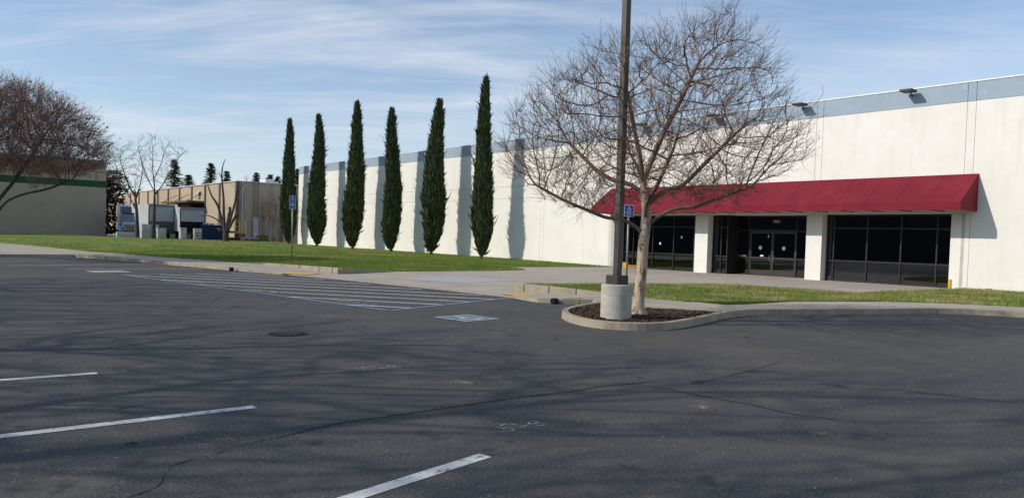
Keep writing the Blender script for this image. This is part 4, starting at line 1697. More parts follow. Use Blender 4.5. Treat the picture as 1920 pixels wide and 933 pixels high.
cypress('cypress', -22.26, 76.32, .50, 12.19, 0.66, -.15, 1, 'dark cypress left of the white wall corner, behind the blue sign')
cypress('cypress', -17.87, 70.11, .48, 11.80, 0.72, -.05, 2, 'second cypress from the left, nearest the white wall corner')
cypress('cypress', -13.42, 64.44, .42, 12.14, 0.74, .18, 3, 'third cypress from the left, broad with ragged middle', [(.45, .1, 0, .15)])
cypress('cypress', -9.44, 59.67, .41, 10.87, 0.60, -.12, 4, 'fourth cypress from the left, slim with a single sharp tip')
cypress('cypress', -5.82, 55.0, .40, 10.87, 0.64, .34, 5, 'fifth cypress from the left, forked tip and bulge low on its left', [(.36, .07, math.pi, .38), (.55, .12, 0, -.12)], .5)
cypress('cypress', -2.04, 50.35, .35, 11.60, 0.58, -.04, 6, 'tallest cypress, rightmost of the row beside the bare tree', [(.27, .1, math.pi, .18)], .75)
# second leader of the fifth cypress

# ------------------------------------------------------------------ lamp post and signs
lp = empty('lamp_post', (2.17, 15.8, .09))
tag(lp, 'tall square dark lamp post on a round concrete base in the island', 'lamp post')
prof = [(.318, 0), (.318, .245), (.314, .25), (.314, .256), (.318, .261), (.318, .5), (.314, .505), (.314, .511), (.318, .516), (.318, .715), (.312, .735), (.295, .745)]
MB().lathe(prof, 40).build('concrete_base', BASEC, lp, smooth=False)
RZ = BR
M1 = Matrix.Rotation(RZ, 4, 'Z')
MB().box(-.165, .165, -.165, .165, .745, .93, M1).build('base_cover', DARKM, lp, bevel=.012)
MB().box(-.067, .067, -.067, .067, .93, 9.4, M1).build('pole', POLE, lp, bevel=.008)
MB().box(-.04, .04, -.072, -.0675, 1.5, 1.75, M1).build('hand_hole_cover', POLE, lp)
hd_ = MB().box(-.2, .2, -.95, -.25, 9.2, 9.42, M1).build('lamp_head', DARKM, lp, bevel=.02)
MB().box(-.15, .15, -.88, -.35, 9.19, 9.199, M1).build('lens', LENS, hd_)
MB().box(-.04, .04, -.25, -.07, 9.27, 9.35, M1).build('arm', DARKM, lp)
MB().tube([(-.06, -.1, .9), (-.075, -.08, 1.4), (-.08, -.075, 2.2)], .008, 5).build('cable', DARKM, lp)


def sign_plate(parent, w, h, zc, y, lines, isa_frac):
    rnd = .12 * w

    def rrect(a, b, r_, yy):
        pts = []
        for cx_, cz_, t0 in ((a - r_, b - r_, 0), (-a + r_, b - r_, 90), (-a + r_, -b + r_, 180), (a - r_, -b + r_, 270)):
            for k in range(5):
                t = R(t0 + 22.5 * k)
                pts.append((cx_ + r_ * math.cos(t), yy, zc + cz_ + r_ * math.sin(t)))
        return pts
    o = rrect(w / 2, h / 2, rnd, y)
    b = rrect(w / 2, h / 2, rnd, y + .004)
    n = len(o)
    pl = MB().add(o + b, [tuple(reversed(range(n))), tuple(range(n, 2 * n))] + [(i, (i + 1) % n, n + (i + 1) % n, n + i) for i in range(n)]).build('sign_plate', SWHITE, parent)
    MB().add(rrect(w / 2 - .016, h / 2 - .016, rnd * .8, y - .002), [tuple(reversed(range(n)))]).build('blue_field', SBLUE, pl)
    if isa_frac:
        s_, cz_ = isa_frac
        mb = MB()
        for sh in isa_shapes():
            if sh[0] == 'poly':
                mb.add([(x * s_, y - .004, zc + cz_ + z * s_) for x, z in sh[1]], [tuple(range(len(sh[1])))])
            else:
                vs, fs = ribbon(sh[1], sh[2] * 1.1)
                mb.add([(x * s_, y - .004, zc + cz_ + z * s_) for x, z, _ in vs], fs)
        mb.build('wheelchair_symbol', SWHITE, pl)
    for txt, size, dz in lines:
        t = link('lettering', text_mesh(txt, size, 'lettering', SWHITE), pl)
        t.location = (0, y - .004, zc + dz)
        t.rotation_euler = (R(90), 0, 0)


s1 = empty('accessible_parking_sign', (3.62, 24.22, .16), R(9))
tag(s1, 'blue accessible parking sign on a post between the lamp post and the bare tree', 'sign', 'accessible parking signs')
MB().tube([(0, 0, -.1), (0, 0, 2.7)], .03, 10).build('post', GALV, s1, smooth=True)
sign_plate(s1, .32, .365, 2.525, -.035, [('MINIMUM FINE', .047, -.055), ('$250', .07, -.115)], (.19, .065))
s2 = empty('accessible_parking_sign', (-11.02, 38.35, .22), R(14))
tag(s2, 'pair of small blue accessible parking signs on a tall thin post in the lawn', 'sign', 'accessible parking signs')
MB().tube([(0, 0, -.1), (0, 0, 3.28)], .034, 10).build('post', GALV, s2, smooth=True)
sign_plate(s2, .31, .43, 3.07, -.04, [('MINIMUM FINE', .046, -.075), ('$250', .075, -.15)], (.24, .085))
sign_plate(s2, .31, .22, 2.725, -.04, [('VAN', .085, .04), ('ACCESSIBLE', .048, -.045)], None)

# ------------------------------------------------------------------ yard behind the lawn
yv = MB().add([(-140, 78, .3), (60, 78, .3), (60, 260, .3), (-140, 260, .3)], [(0, 1, 2, 3)]).build('yard', YARD)
yv['kind'] = 'structure'
ZY = .3
YR = math.atan2(-N[1], -N[0])       # local X = -N (to the right), local Y = T (away)

# grey block building with the green stripe
lb = empty('block_building', (-48.76, 92.0, ZY), YR)
tag(lb, 'grey tan block building with a dark green stripe behind the left tree', 'building')
for nm_, m_, z0, z1, y0 in (('wall', BLOCK, -.2, 5.98, 0), ('green_stripe', GREEN, 5.984, 6.75, -.02), ('upper_wall', BLOCK, 6.754, 9.1, 0)):
    MB().box(-45, 0, y0, 30, z0, z1).build(nm_, m_, lb)
MB().box(-45.02, .03, -.03, 30.05, 9.104, 9.2).build('coping', BLOCK, lb)
for k in range(11):
    MB().box(-4.05 * k - 4.06, -4.05 * k - 4.03, -.006, .05, -.1, 5.97).build('control_joint', JOINT, lb)
for k in range(29):
    MB().box(-44.9, -.03, -.003, .02, .2 + k * .2, .207 + k * .2).build('mortar_course', mat('mortar', (0.3, 0.265, 0.215), rough=.9), lb)

# tan tilt-up warehouse
tb = empty('tan_warehouse', (-32.75, 91.0, ZY), YR)
tag(tb, 'tan concrete warehouse with dark brown pilasters beyond the yard', 'warehouse')
H2 = 7.15
# sunlit face: local plane X=0 looking to -X (that is N); runs along +Y
for k in range(15):
    y0, y1 = .35 + 5.62 * k, .35 + 5.62 * (k + 1)
    MB().box(0, .25, y0 + .01, y1 - .01, -.1, H2).build('wall_panel', TANW, tb)
    MB().box(-.12, .1, y1 - .22, y1 + .22, -.1, H2 - .03).build('pilaster', PILA, tb)
MB().box(-.12, .25, -.12, .34, -.1, H2 - .02).build('pilaster', PILA, tb)
MB().box(.252, 22, 0, .25, -.1, H2 - .02).build('side_wall', TANW, tb)
MB().box(-.14, 22, -.14, 84, H2 + .002, H2 + .1).build('coping', COPING, tb)
MB().tube([(.62, -.09, 0), (.62, -.09, H2)], .06, 8).build('downpipe', COPING, tb)
MB().box(5.3, 5.7, -.02, .0, -.1, H2 - .1).build('pilaster', PILA, tb)
# louvred vents with hoods, dock canopy
for yv_ in (14.0, 48.0):
    hood = MB().add([(-.02, yv_ - .5, 6.4), (-.02, yv_ + .5, 6.4), (-.5, yv_ + .5, 6.1), (-.5, yv_ - .5, 6.1)], [(0, 1, 2, 3)]).build('vent_hood', COPING, tb)
    MB().box(-.03, .0, yv_ - .4, yv_ + .4, 5.3, 6.1).build('vent', TRD, tb)
MB().box(-2.2, -.13, 11.7, 24, 4.8, 5.05).build('dock_canopy', PILA, tb)
for q in (12.5, 18, 23.5):
    MB().tube([(-2.1, q, 5.0), (-.13, q, 6.1)], .04, 6).build('canopy_rod', DARKM, tb)
MB().box(-.05, -.005, 12.0, 16.9, .9, 4.75).build('dock_bay_panel', BLACK, tb)  # open dock bay, its inner darkness painted as a black panel
MB().box(-.05, -.005, 17.9, 22, .9, 4.75).build('dock_bay_panel', TRG, tb)
# ladder and its locked guard on the shaded face
for x in (1.95, 2.45):
    MB().box(x - .025, x + .025, -.28, -.22, 3.0, H2 + .3).build('ladder_rail', PILA, tb)
for k in range(13):
    MB().box(1.975, 2.425, -.265, -.235, 3.2 + k * .32, 3.23 + k * .32).build('ladder_rung', PILA, tb)
MB().box(1.9, 2.5, -.3, -.18, .1, 3.0).build('ladder_guard', PLASTIC, tb)
for (x0, x1, y0, y1, z1) in ((4.6, 5.6, 3, 5, .75), (5.9, 6.5, 3.5, 5, .55)):
    MB().box(x0, x1, y0, y1, H2 + .1, H2 + z1).build('rooftop_unit', COPING, tb)


# trailers and tractor; local frame: X right, -Y towards the camera
def wheel(parent, x, y, r_=.5, w=.28):
    t = MB()
    pr = [(r_ * .55, -w / 2), (r_ * .95, -w / 2), (r_, -w * .3), (r_, w * .3), (r_ * .95, w / 2), (r_ * .55, w / 2)]
    n_ = 18
    vs, fs = [], []
    for a in range(n_):
        th = 2 * math.pi * a / n_
        for rad, xx in pr:
            vs.append((x + xx, y + rad * math.cos(th), r_ + rad * math.sin(th)))
    k = len(pr)
    for a in range(n_):
        for b in range(k - 1):
            fs.append((a * k + b, a * k + b + 1, ((a + 1) % n_) * k + b + 1, ((a + 1) % n_) * k + b))
    t.add(vs, fs)
    wh_ = t.build('wheel', RUBBER, parent)
    rim = MB().tube([(x - w * .4, y, r_), (x + w * .4, y, r_)], r_ * .56, 14).build('rim', CHROME, wh_)
    return wh_


def trailer(loc, L, top, label, lift=False, light=False):
    e = empty('box_trailer', loc, YR)
    tag(e, label, 'trailer', 'box trailers parked in the yard')
    b0 = 1.1
    MB().box(-1.27, 1.27, .03, L, b0, top).build('body', TRW, e, bevel=.02)
    MB().box(-1.3, 1.3, -.02, .04, top - .28, top + .02).build('rear_header', TRG, e)
    for s_ in (-1, 1):
        MB().box(s_ * 1.3 - .1 * (s_ > 0), s_ * 1.3 + .1 * (s_ < 0), -.02, .04, b0 - .05, top - .285).build('rear_post', TRD, e)
    MB().box(-1.3, 1.3, -.02, .05, b0 - .25, b0 - .055).build('rear_sill', TRD, e)
    nsl = 6
    zz0 = b0 + (1.05 if lift else 1.0)
    hh = (top - .29 - zz0) / nsl
    for k in range(nsl):
        MB().box(-1.19, 1.19, .0, .03, zz0 + k * hh + .003, zz0 + (k + 1) * hh - .003).build('door_slat', TRS, e)
    MB().box(-1.19, 1.19, -.06, .028, b0 - .04, zz0 - .01).build('lift_gate', TRD if not light else BLACK, e)
    for x in (-.85, .85):
        for y in (L - 1.2, 1.0, 2.2):
            wheel(e, x, y)
    MB().box(-.7, .7, .3, L - .3, .8, 1.09).build('chassis', TRD, e)
    for s_ in (-1, 1):
        MB().box(s_ * 1.0 - .06, s_ * 1.0 + .06, -.03, .0, b0 - .2, b0 - .1).build('tail_light', mat('red lens', (.3, .01, .01), rough=.3), e)
    return e


trailer((-37.0, 80.9, ZY), 9.0, 3.86, 'box trailer with grey lift gate, left of the two parked tail-on')
trailer((-33.72, 80.9, ZY), 8.0, 3.63, 'box trailer with black lower tailgate, right of the two parked tail-on', True, True)
tk_ = empty('semi_truck', (-41.35, 83.0, ZY), YR - .2)
tag(tk_, 'white and blue semi truck with refrigerated trailer facing the lawn', 'truck')
MB().box(-1.28, 1.28, 3.6, 13, 1.1, 3.85).build('trailer_body', TRW, tk_, bevel=.03)
rf = MB().box(-1.0, 1.0, 3.0, 3.59, 2.4, 3.7).build('refrigeration_unit', TRG, tk_, bevel=.1)
for k in range(4):
    MB().box(-.85, .85, 2.97, 3.0, 2.75 + k * .22, 2.87 + k * .22).build('louvre', TRD, rf)
cabm = MB()
cabp = [(1.35, .9), (1.35, 1.95), (1.65, 2.75), (2.6, 2.9), (2.7, .9)]
cabm.add([(-1.08, y, z) for y, z in cabp] + [(1.08, y, z) for y, z in cabp], [(4, 3, 2, 1, 0), (5, 6, 7, 8, 9), (0, 1, 6, 5), (1, 2, 7, 6), (2, 3, 8, 7), (3, 4, 9, 8), (4, 0, 5, 9)])
CABM = mat('grey blue cab paint', (0.15, 0.18, 0.24), rough=.45, spec=.5)
cab = cabm.build('cab', CABM, tk_, bevel=.06)
for s_ in (-1, 1):
    MB().add([(s_ * .52 - .48, 1.42, 2.08), (s_ * .52 + .48, 1.42, 2.08), (s_ * .52 + .46, 1.61, 2.62), (s_ * .52 - .46, 1.61, 2.62)], [(0, 1, 2, 3)]).build('windshield', BLACK, cab)
hp = [(0, .95), (0, 1.55), (.15, 1.75), (1.36, 1.95), (1.36, .9)]
MB().add([(-.72, y, z) for y, z in hp] + [(.72, y, z) for y, z in hp], [(4, 3, 2, 1, 0), (5, 6, 7, 8, 9), (0, 1, 6, 5), (1, 2, 7, 6), (2, 3, 8, 7), (3, 4, 9, 8), (4, 0, 5, 9)]).build('hood', CABM, tk_, bevel=.06)
gr = MB().box(-.62, .62, -.03, -.004, .95, 1.6).build('grille', BLACK, tk_)
for k in range(9):
    MB().box(-.6 + k * .147, -.56 + k * .147, -.06, -.031, .98, 1.58).build('grille_bar', CHROME, gr)
MB().box(-1.22, 1.22, -.22, .02, .42, .85).build('bumper', CHROME, tk_, bevel=.05)
for s_ in (-1, 1):
    fn = MB().add([(s_ * .75, .02, .95), (s_ * 1.2, .1, .95), (s_ * 1.2, .15, 1.2), (s_ * .75, .05, 1.4), (s_ * .75, 1.36, .95), (s_ * 1.2, 1.36, .95), (s_ * 1.2, 1.36, 1.4), (s_ * .75, 1.36, 1.5)],
             [(0, 1, 2, 3), (4, 7, 6, 5), (3, 2, 6, 7), (1, 5, 6, 2), (0, 3, 7, 4)]).build('fender', CABM if s_ > 0 else TBLUE, tk_)
    MB().tube([(s_ * .98, .0, 1.08), (s_ * .98, .08, 1.08)], .13, 12).build('headlight', LENS, fn)
    MB().box(s_ * 1.36 - .1, s_ * 1.36 + .1, 1.3, 1.36, 1.95, 2.5).build('mirror', DARKM, tk_)
    MB().tube([(s_ * 1.1, 1.4, 2.4), (s_ * 1.36, 1.33, 2.4)], .02, 5).build('mirror_arm', DARKM, tk_)
    MB().tube([(s_ * 1.15, 2.85, 1.0), (s_ * 1.15, 2.85, 3.7)], .08, 8).build('exhaust_stack', CHROME, tk_)
    for y in (.75, 5.2, 6.4, 11.2, 12.4):
        wheel(tk_, s_ * (.98 if y < 1 else .9), y)
MB().box(-.6, .6, .3, 12.8, .7, 1.05).build('chassis', TRD, tk_)
MB().box(-.9, .9, 1.75, 2.5, 2.9, 2.96).build('cab_roof_trim', TBLUE, tk_)
MB().box(-1.0, .2, -.24, -.222, .47, .8).build('bumper_cover', TBLUE, tk_)
bx_ = MB().box(-1.15, 1.15, -.25, .25, 0, .85).build('concrete_barrier', TRW, None, bevel=.05)
bx_.location = (-40.55, 81.0, ZY)
bx_.rotation_euler.z = YR
tag(bx_, 'low pale barrier block in front of the semi truck', 'barrier')

# dumpster
du = empty('dumpster', (-31.4, 80.6, ZY), YR - .25)
tag(du, 'dark blue steel dumpster heaped with white rubbish beside the trailers', 'dumpster')
MB().add([(-1.15, 0, .15), (1.15, 0, .15), (1.2, -.1, 1.85), (-1.2, -.1, 1.85), (-1.15, 1.7, .15), (1.15, 1.7, .15), (1.2, 1.8, 1.85), (-1.2, 1.8, 1.85)],
         [(0, 1, 2, 3), (1, 5, 6, 2), (5, 4, 7, 6), (4, 0, 3, 7), (0, 4, 5, 1)]).build('bin', DUMPB, du)
for k in range(6):
    MB().box(-1.1 + k * .42, -1.02 + k * .42, -.16, -.06, .2, 1.75).build('rib', DUMPB, du)
MB().box(-1.24, 1.24, -.17, -.07, 1.76, 1.88).build('top_rail', DUMPB, du)
for x in (-.9, .9):
    MB().box(x - .1, x + .1, .1, 1.6, 0, .149).build('skid', DARKM, du)
rg = random.Random(2)
ju = MB()
for _ in range(60):
    x, y, z = rg.uniform(-1.0, 1.0), rg.uniform(.1, 1.6), 1.7 + rg.uniform(0, .28)
    M_ = Matrix.Translation((x, y, z)) @ Matrix.Rotation(rg.uniform(0, 3), 4, 'Z') @ Matrix.Rotation(rg.uniform(-.6, .6), 4, 'X')
    ju.box(-rg.uniform(.1, .25), rg.uniform(.1, .25), -.1, .1, -.08, .08, M_)
ju.build('rubbish', TRW, du)['kind'] = 'stuff'


# white cabinets in front of the trailers
def cabinet(x, y, w, h, d, rz, label, stripes=0):
    e = empty('storage_cabinet', (x, y, ZY), YR + rz)
    tag(e, label, 'cabinet', 'pale cabinets in the yard')
    b = MB().box(-w / 2, w / 2, 0, d, .06, h).build('body', PLASTIC, e, bevel=.02)
    MB().box(-w / 2 + .03, -.006, -.022, -.002, .12, h - .06).build('door', PLASTIC, e)
    MB().box(.006, w / 2 - .03, -.022, -.002, .12, h - .06).build('door', PLASTIC, e)
    MB().box(-.05, -.03, -.05, -.023, h * .5, h * .62).build('handle', DARKM, e)
    for k in range(stripes):
        MB().box(-w / 2 + .05, w / 2 - .05, -.03, -.023, h * (.25 + .2 * k), h * (.25 + .2 * k) + .06).build('band', TRD, e)
    for s_ in (-1, 1):
        MB().box(s_ * (w / 2 - .06) - .04, s_ * (w / 2 - .06) + .04, .05, d - .05, 0, .059).build('foot', DARKM, e)
    return e


cabinet(-37.95, 79.6, .95, 1.75, .6, .1, 'tall pale cabinet between the two bare yard trees')
cabinet(-37.15, 79.9, .6, 1.72, .6, -.1, 'narrow pale cabinet just left of the taller yard tree trunk')
cabinet(-36.35, 79.6, .85, 1.38, .6, 0, 'lower pale cabinet right of the taller yard tree trunk')
cabinet(-34.15, 79.7, .62, 1.5, .6, 0, 'pale cabinet under the left corner of the right trailer')
cabinet(-32.62, 79.7, .72, 1.45, .6, 0, 'banded pale cabinet under the right corner of the right trailer', 3)

# yellow scissor lift
sl = empty('scissor_lift', (-29.95, 84.5, ZY), YR)
tag(sl, 'yellow railed scissor lift folded down beside the shaded wall', 'lift')
MB().box(-.6, .6, 0, 1.9, .15, .6).build('chassis', DARKM, sl, bevel=.03)
MB().box(-.62, .62, -.05, 1.95, 1.1, 1.25).build('platform', YPAINT, sl)
for k in range(3):
    for s_ in (-1, 1):
        MB().box(-.55, .55, .2, .3, -.03, .03, Matrix.Translation((0, 0, .7 + k * .13)) @ Matrix.Rotation(s_ * .08, 4, 'Y')).build('scissor_arm', DARKM, sl)
for x in (-.58, .58):
    for y in (0, 1.9):
        MB().tube([(x, y, 1.25), (x, y, 2.4)], .045, 6).build('rail_post', YPAINT, sl)
    for z in (1.8, 2.4):
        MB().tube([(x, 0, z), (x, 1.9, z)], .035, 6).build('guard_rail', YPAINT, sl)
for y in (0, 1.9):
    for z in (1.8, 2.4):
        MB().tube([(-.58, y, z), (.58, y, z)], .035, 6).build('guard_rail', YPAINT, sl)
for x in (-.5, .5):
    for y in (.35, 1.5):
        wheel(sl, x, y, .19, .12)

# chain-link gate and fence
fe = empty('chain_link_fence', (-26.6, 84.3, ZY), YR)
tag(fe, 'grey chain link fence with pipe rails between the cypress and the shaded wall', 'fence')
for x in (0, 1.65, 3.3):
    MB().tube([(x, 0, -.1), (x, 0, 2.5)], .035, 7).build('post', GALV, fe)
for z in (.95, 2.2):
    MB().tube([(0, 0, z), (3.3, 0, z)], .028, 6).build('rail', GALV, fe)
mesh_ = MB()
for k in range(44):
    x = -2.1 + k * .125
    for s_ in (1, -1):
        a = [(x, 0.02 * s_, .05), (x + 2.1, .02 * s_, 2.15)] if s_ > 0 else [(x + 2.1, .02 * s_, .05), (x, .02 * s_, 2.15)]
        p, q = Vector(a[0]), Vector(a[1])
        dxx = q.x - p.x
        t0, t1 = sorted(((0 - p.x) / dxx, (3.3 - p.x) / dxx))
        t0, t1 = max(0, t0), min(1, t1)
        if t1 > t0:
            mesh_.tube([p.lerp(q, t0), p.lerp(q, t1)], .004, 3, cap=False)
mesh_.build('wire_mesh', GALV, fe)['kind'] = 'stuff'
for (x, y, h, lab) in ((-26.0, 82.4, 1.3, 'short wooden post left of the two in front of the fence'), (-25.2, 82.2, 1.25, 'short wooden post nearest the first cypress')):
    po = MB().prism([(-.08, -.08), (.08, -.07), (.07, .08), (-.07, .07)], 0, h).build('wooden_post', WOOD)
    po.location = (x, y, ZY)
    tag(po, lab, 'post', 'short wooden posts by the fence')
blk = MB().box(-.65, .65, -.3, .3, 0, .62).build('concrete_block', CONC, None, bevel=.03)
blk.location = (-28.6, 83.6, ZY)
blk.rotation_euler.z = YR
tag(blk, 'pale concrete block on the ground below the ladder', 'block')
jr = MB().lathe([(.1, 0), (.22, .1), (.27, .35), (.2, .6), (.12, .68), (.15, .74)], 14).build('clay_jar', JUNK, None, smooth=True)
jr.location = (-28.9, 82.2, ZY)
tag(jr, 'pinkish clay jar standing by the scissor lift', 'jar')
rg = random.Random(31)
jp = MB()
for _ in range(45):
    M_ = Matrix.Translation((-28.0 + rg.uniform(-.9, .9), 82.4 + rg.uniform(-.4, .4), ZY + abs(rg.gauss(.15, .15)))) @ Matrix.Rotation(rg.uniform(0, 3), 4, 'Z') @ Matrix.Rotation(rg.uniform(-.5, .5), 4, 'Y')
    jp.box(-rg.uniform(.2, .5), rg.uniform(.2, .5), -.06, .06, -.03, .03, M_)
tag(jp.build('scrap_pile', mat('scrap', (0.10, 0.085, 0.07), (.05, .045, .04), rough=.9), None), 'heap of dark scrap boards on the ground by the scissor lift', 'scrap', kind='stuff')


# yard trees ------------------------------------------------------------------
def small_tree(name, loc, limbs, outline, depth, npts, seed, label, tip=.012, leafp=.0, cap=.16, twig=.0095, group=None, D=2.0):
    pos, par, rr = colonize(seed, limbs, env_outline(outline, depth, .6), npts, D, .4, .25, tip, 2.3, maxit=50, grav=.05, jit=.15)
    rr = np.minimum(rr, cap)
    for i_ in range(len(rr)):
        if abs(pos[i_][0]) < .5 and abs(pos[i_][1]) < .4 and pos[i_][2] < 5:
            rr[i_] = max(rr[i_], .23 - .03 * pos[i_][2])
    (a, b, c), tips = tree_mesh(pos, par, rr, .05, .02)
    lv = MB()
    add_twigs(c, pos, par, rr, random.Random(seed), tip * 1.7, 1, .35, .8, twig, .3, None, 0, lv, leafp)
    e = empty(name, loc)
    tag(e, label, 'tree', group)
    a.build('trunk', BARKD, e, smooth=True)
    b.build('branches', BARKD, e, smooth=True)['kind'] = 'stuff'
    c.build('crown', TWIGD, e)['kind'] = 'stuff'
    if leafp:
        lv.build('dead_leaves', LEAFT, e)['kind'] = 'stuff'
    return e


small_tree('yard_tree', (-38.1, 78.0, .5), [[(0, 0, 0), (-.05, 0, 1.5), (-.15, 0, 3.2), (-.3, 0, 4.5), (-.35, .1, 6)], [(-.12, 0, 3.0), (-.9, .1, 4.2), (-1.6, .1, 5.6), (-2.4, .1, 7.5)],
           [(-.25, 0, 4.0), (.3, -.2, 5.5), (.6, -.3, 7)], [(-.3, 0, 4.3), (-1.0, -.4, 6), (-1.6, -.6, 8)]],
           [(-.5, 4.5), (-2.4, 5.8), (-3.3, 7.5), (-3.3, 9.0), (-2.4, 9.9), (-1.0, 9.9), (.2, 9.6), (1.0, 8.4), (1.3, 6.5), (.6, 5.0)], 2.2, 330, 3,
           'bare yard tree with sparse tan leaves, left of the pair before the trailers', leafp=.5, group='bare trees before the trailers')
small_tree('yard_tree', (-36.3, 77.5, .55), [[(0, 0, 0), (.05, 0, 1.5), (.1, 0, 3.2), (.1, 0, 5.2), (-.1, 0, 7), (-.1, 0, 9)], [(.1, 0, 4.4), (.8, .1, 5.4), (1.6, .1, 6.8), (2.4, .1, 8.2), (3.2, .1, 9.0)],
           [(.1, 0, 4.8), (-.6, -.2, 6.2), (-1.1, -.3, 7.8), (-1.5, -.3, 9.4)], [(.0, 0, 6), (.5, .4, 7.5), (.8, .6, 9)]],
           [(.2, 5.2), (-1.4, 6.6), (-1.9, 8.6), (-1.7, 10.1), (-.8, 10.6), (.4, 10.7), (1.2, 10.0), (2.4, 9.6), (3.5, 9.4), (3.3, 8.6), (2.0, 6.8), (1.2, 5.4)], 2.0, 300, 4,
           'taller bare yard tree before the trailers with upward fanning branches', leafp=.1, group='bare trees before the trailers')
# pollarded dead tree
dt = empty('pollarded_tree', (-28.6, 76.6, .5))
tag(dt, 'pollarded bare tree with thick stub branches in front of the blue dumpster', 'tree')
mb = MB()
for pts, r0, r1 in (([(0, 0, 0), (.0, 0, .6), (-.05, 0, 1.3)], .36, .28), ([(-.1, 0, 1.0), (-.5, .1, 2.2), (-.9, .1, 3.6), (-1.5, .1, 4.5), (-1.9, .1, 5.5)], .17, .06), ([(-.1, 0, 1.2), (-.25, 0, 2.6), (-.3, 0, 4.3), (-.5, 0, 6.3), (-.45, 0, 7.4), (-.2, 0, 8.2)], .17, .03),
                    ([(-.5, 0, 6.3), (-.85, 0, 6.9)], .05, .03), ([(.05, 0, 1.0), (.2, 0, 2.2), (.35, .05, 3.2), (.3, .05, 3.5)], .18, .11), ([(.1, 0, 1.2), (.5, 0, 2.6), (.85, 0, 4.0), (1.0, 0, 5.2)], .15, .07), ([(.95, 0, 4.9), (1.5, 0, 5.6), (2.0, 0, 6.2)], .05, .02),
                    ([(.15, 0, 1.1), (.6, 0, 2.0), (1.1, 0, 2.9)], .17, .12), ([(-.2, 0, 1.6), (-1.2, 0, 2.35), (-2.2, 0, 2.6), (-2.8, 0, 2.4)], .08, .03), ([(.0, 0, 1.2), (.15, .2, 2.3), (.1, .25, 2.8)], .15, .1), ([(-.4, 0, 1.1), (-.85, 0, 1.3)], .14, .12),
                    ([(.3, 0, 1.0), (.8, 0, 1.0)], .12, .1)):
    q = catmull(pts, 4)
    mb.tube(q, [r0 + (r1 - r0) * k / (len(q) - 1) for k in range(len(q))], 8)
mb.build('trunk', BARKD, dt, smooth=True)
rg = random.Random(6)
sm = MB()
for _ in range(50):
    b = rg.choice([(-.5, 0, 6.3), (-1.9, .1, 5.5), (1.0, 0, 5.2), (2.0, 0, 6.2), (-.9, .1, 3.6), (.35, 0, 3.2)])
    d = np.array([rg.gauss(0, .5), rg.gauss(0, .4), rg.uniform(.1, 1)])
    sm.tube([np.array(b), np.array(b) + d * .25, np.array(b) + d * .55 + (0, 0, .1)], [.015, .012, .006], 3, cap=False)
sm.build('twigs', TWIGD, dt)


def leafy(name, loc, rx, ry, h, n, mt, label, cat, leaf=.16, seed=1, stems=5):
    rs = random.Random(seed)
    e = empty(name, loc)
    tag(e, label, cat)
    st = MB()
    for k in range(stems):
        t = rs.uniform(0, 6.28)
        st.tube([(0, 0, -.05), (rx * .3 * math.cos(t), ry * .3 * math.sin(t), h * .5), (rx * .6 * math.cos(t), ry * .6 * math.sin(t), h * .9)], [.05, .035, .012], 5)
    st.build('stems', BARKD, e)
    mb = MB()
    for _ in range(n):
        t, u_ = rs.uniform(0, 6.28), rs.random() ** .5
        z = rs.uniform(.05, 1)
        k = math.sqrt(max(.02, 1 - (2 * z - 1) ** 2 * .85)) * u_
        c = np.array([rx * k * math.cos(t), ry * k * math.sin(t), z * h])
        e1 = np.array([rs.gauss(0, 1), rs.gauss(0, 1), rs.gauss(0, .6)])
        e1 *= leaf / np.linalg.norm(e1)
        e2 = np.array([rs.gauss(0, 1), rs.gauss(0, 1), rs.gauss(0, 1)])
        e2 *= leaf * .5 / np.linalg.norm(e2)
        mb.add([c - e1, c + e2, c + e1, c - e2], [(0, 1, 2, 3)])
    mb.build('crown', mt, e)
    return e


leafy('shrub_tree', (-57.2, 108, ZY), 2.6, 2.0, 8.2, 1500, SHRUB, 'dark reddish bushy tree between the block building and the semi truck', 'tree', .35, 1)
leafy('green_shrub', (-26.9, 83.2, ZY), 1.3, .6, .95, 700, GSHRUB, 'low green shrub in front of the chain link fence', 'shrub', .09, 2)
for k, (x, y, h) in enumerate(((-30.1, 92.4, 5.4), (-29.2, 92.9, 5.0), (-28.5, 93.3, 5.3))):
    rs = random.Random(k + 40)
    mb = MB()
    for _ in range(4):
        t = rs.uniform(-.5, .5)
        pts = [(t * .2, 0, 0), (t * .5, rs.uniform(-.1, .1), h * .4), (t * 1.0, rs.uniform(-.2, .2), h * .75), (t * 1.5, rs.uniform(-.2, .2), h * rs.uniform(.9, 1.0))]
        mb.tube(catmull(pts, 3), [.035 - .0028 * i for i in range(10)], 4)
        for _j in range(10):
            f = rs.uniform(.45, 1)
            b = np.array([t * 1.2 * f, 0, h * f])
            d = np.array([rs.gauss(0, .3), rs.gauss(0, .2), rs.uniform(.1, .5)])
            mb.tube([b, b + d, b + d * 1.4 + (rs.gauss(0, .1), 0, .15)], [.014, .011, .008], 3, cap=False)
    o = empty('bare_shrub', (x, y, ZY))
    tag(o, ['thin bare shrub nearest the ladder on the shaded wall', 'thin bare shrub in the middle of the three on the shaded wall', 'thin bare shrub on the shaded wall nearest the first cypress'][k], 'shrub', 'bare shrubs on the shaded wall')
    mb.build('stems', TWIGD, o)


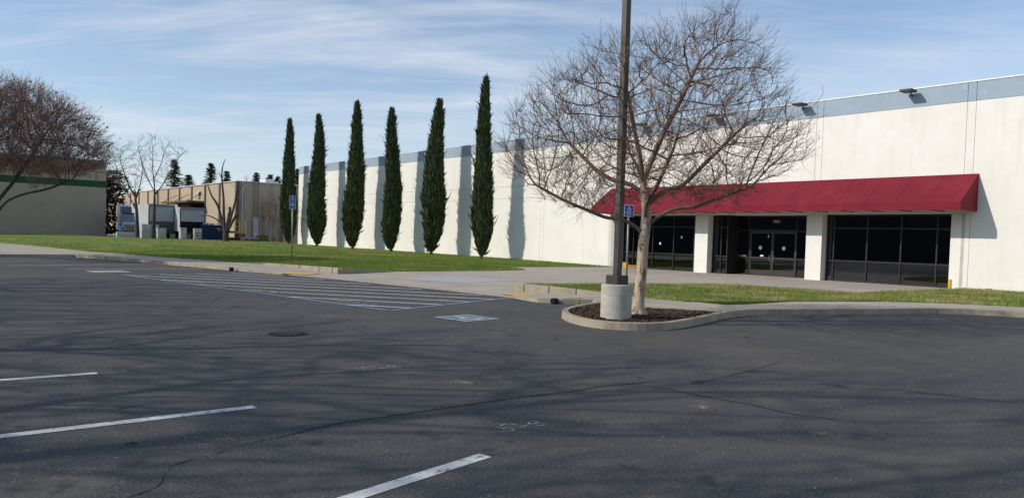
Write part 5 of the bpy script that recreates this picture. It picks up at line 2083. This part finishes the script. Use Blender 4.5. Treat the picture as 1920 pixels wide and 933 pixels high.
# distant conifers ------------------------------------------------------------
def conifer(x, y, h, w, seed, label):
    rs = random.Random(seed)
    e = empty('conifer', (x, y, ZY))
    tag(e, label, 'conifer', 'conifers behind the tan warehouse')
    MB().tube([(0, 0, -.1), (0, 0, h * .6), (0, 0, h)], [.35, .2, .04], 7).build('trunk', BARKD, e)
    mb = MB()
    nl = int(h * 2.6)
    for i in range(nl):
        z = h * (.22 + .77 * i / nl)
        L = 1.6 * w * (1 - (z / h)) ** .8 * rs.uniform(.65, 1.15) + .25
        for k in range(rs.randint(6, 9)):
            t = rs.uniform(0, 6.28)
            d = np.array([math.cos(t), math.sin(t), rs.uniform(-.15, .25)])
            for j in range(9):
                f = (j + rs.random()) / 9
                c = np.array([0, 0, z]) + d * L * f + np.array([0, 0, -.18 * L * f * f])
                a = rs.uniform(.25, .55) * (1.15 - f * .5)
                e1 = d * a + np.array([rs.gauss(0, .15), rs.gauss(0, .15), rs.gauss(0, .12)])
                e2 = np.array([-d[1], d[0], rs.gauss(0, .3)]) * a * .5
                mb.add([c - e1, c + e2, c + e1, c - e2], [(0, 1, 2, 3)])
    mb.build('crown', CON, e)


for i, (x, h, w, y, lab) in enumerate(((-75.0, 16.8, 3.4, 170, 'tallest far conifer, behind the taller yard tree'), (-72.3, 13.6, 3.2, 171, 'bushy far conifer just right of the tallest one'),
                                      (-67.0, 16.2, 2.9, 170, 'far conifer alone, left of the pollarded tree top'), (-63.5, 14.6, 1.9, 170, 'small far conifer just right of the pollarded tree top'),
                                      (-57.0, 14.4, 2.6, 170, 'far conifer behind the ladder on the tan warehouse'), (-55.1, 13.5, 2.0, 172, 'shortest of the far conifers left of the first cypress'),
                                      (-53.9, 14.1, 1.9, 170, 'slim far conifer, third of the four left of the first cypress'), (-52.6, 13.8, 1.8, 171, 'far conifer nearest the left side of the first cypress'),
                                      (-47.9, 15.5, 2.4, 170, 'far conifer between the first cypress and the white wall corner'))):
    conifer(x, y, h, w, 50 + i, lab)
leafy('far_tree', (-92, 175, ZY), 6, 4, 14, 1300, CON, 'far dark evergreen tree behind the block building', 'tree', .6, 5)

# unseen building added beyond the frame so the storefront glass mirrors something dark
ob = empty('unseen_building', (-78, 10, 0), R(8))
tag(ob, 'long dark low building added outside the frame for the storefront glass to mirror', 'building')
MB().box(-12, 0, -70, 45, -.1, 8.2).build('wall', FARW, ob)
MB().box(-12.2, .2, -70.2, 45.2, 8.204, 8.5).build('coping', FARW, ob)
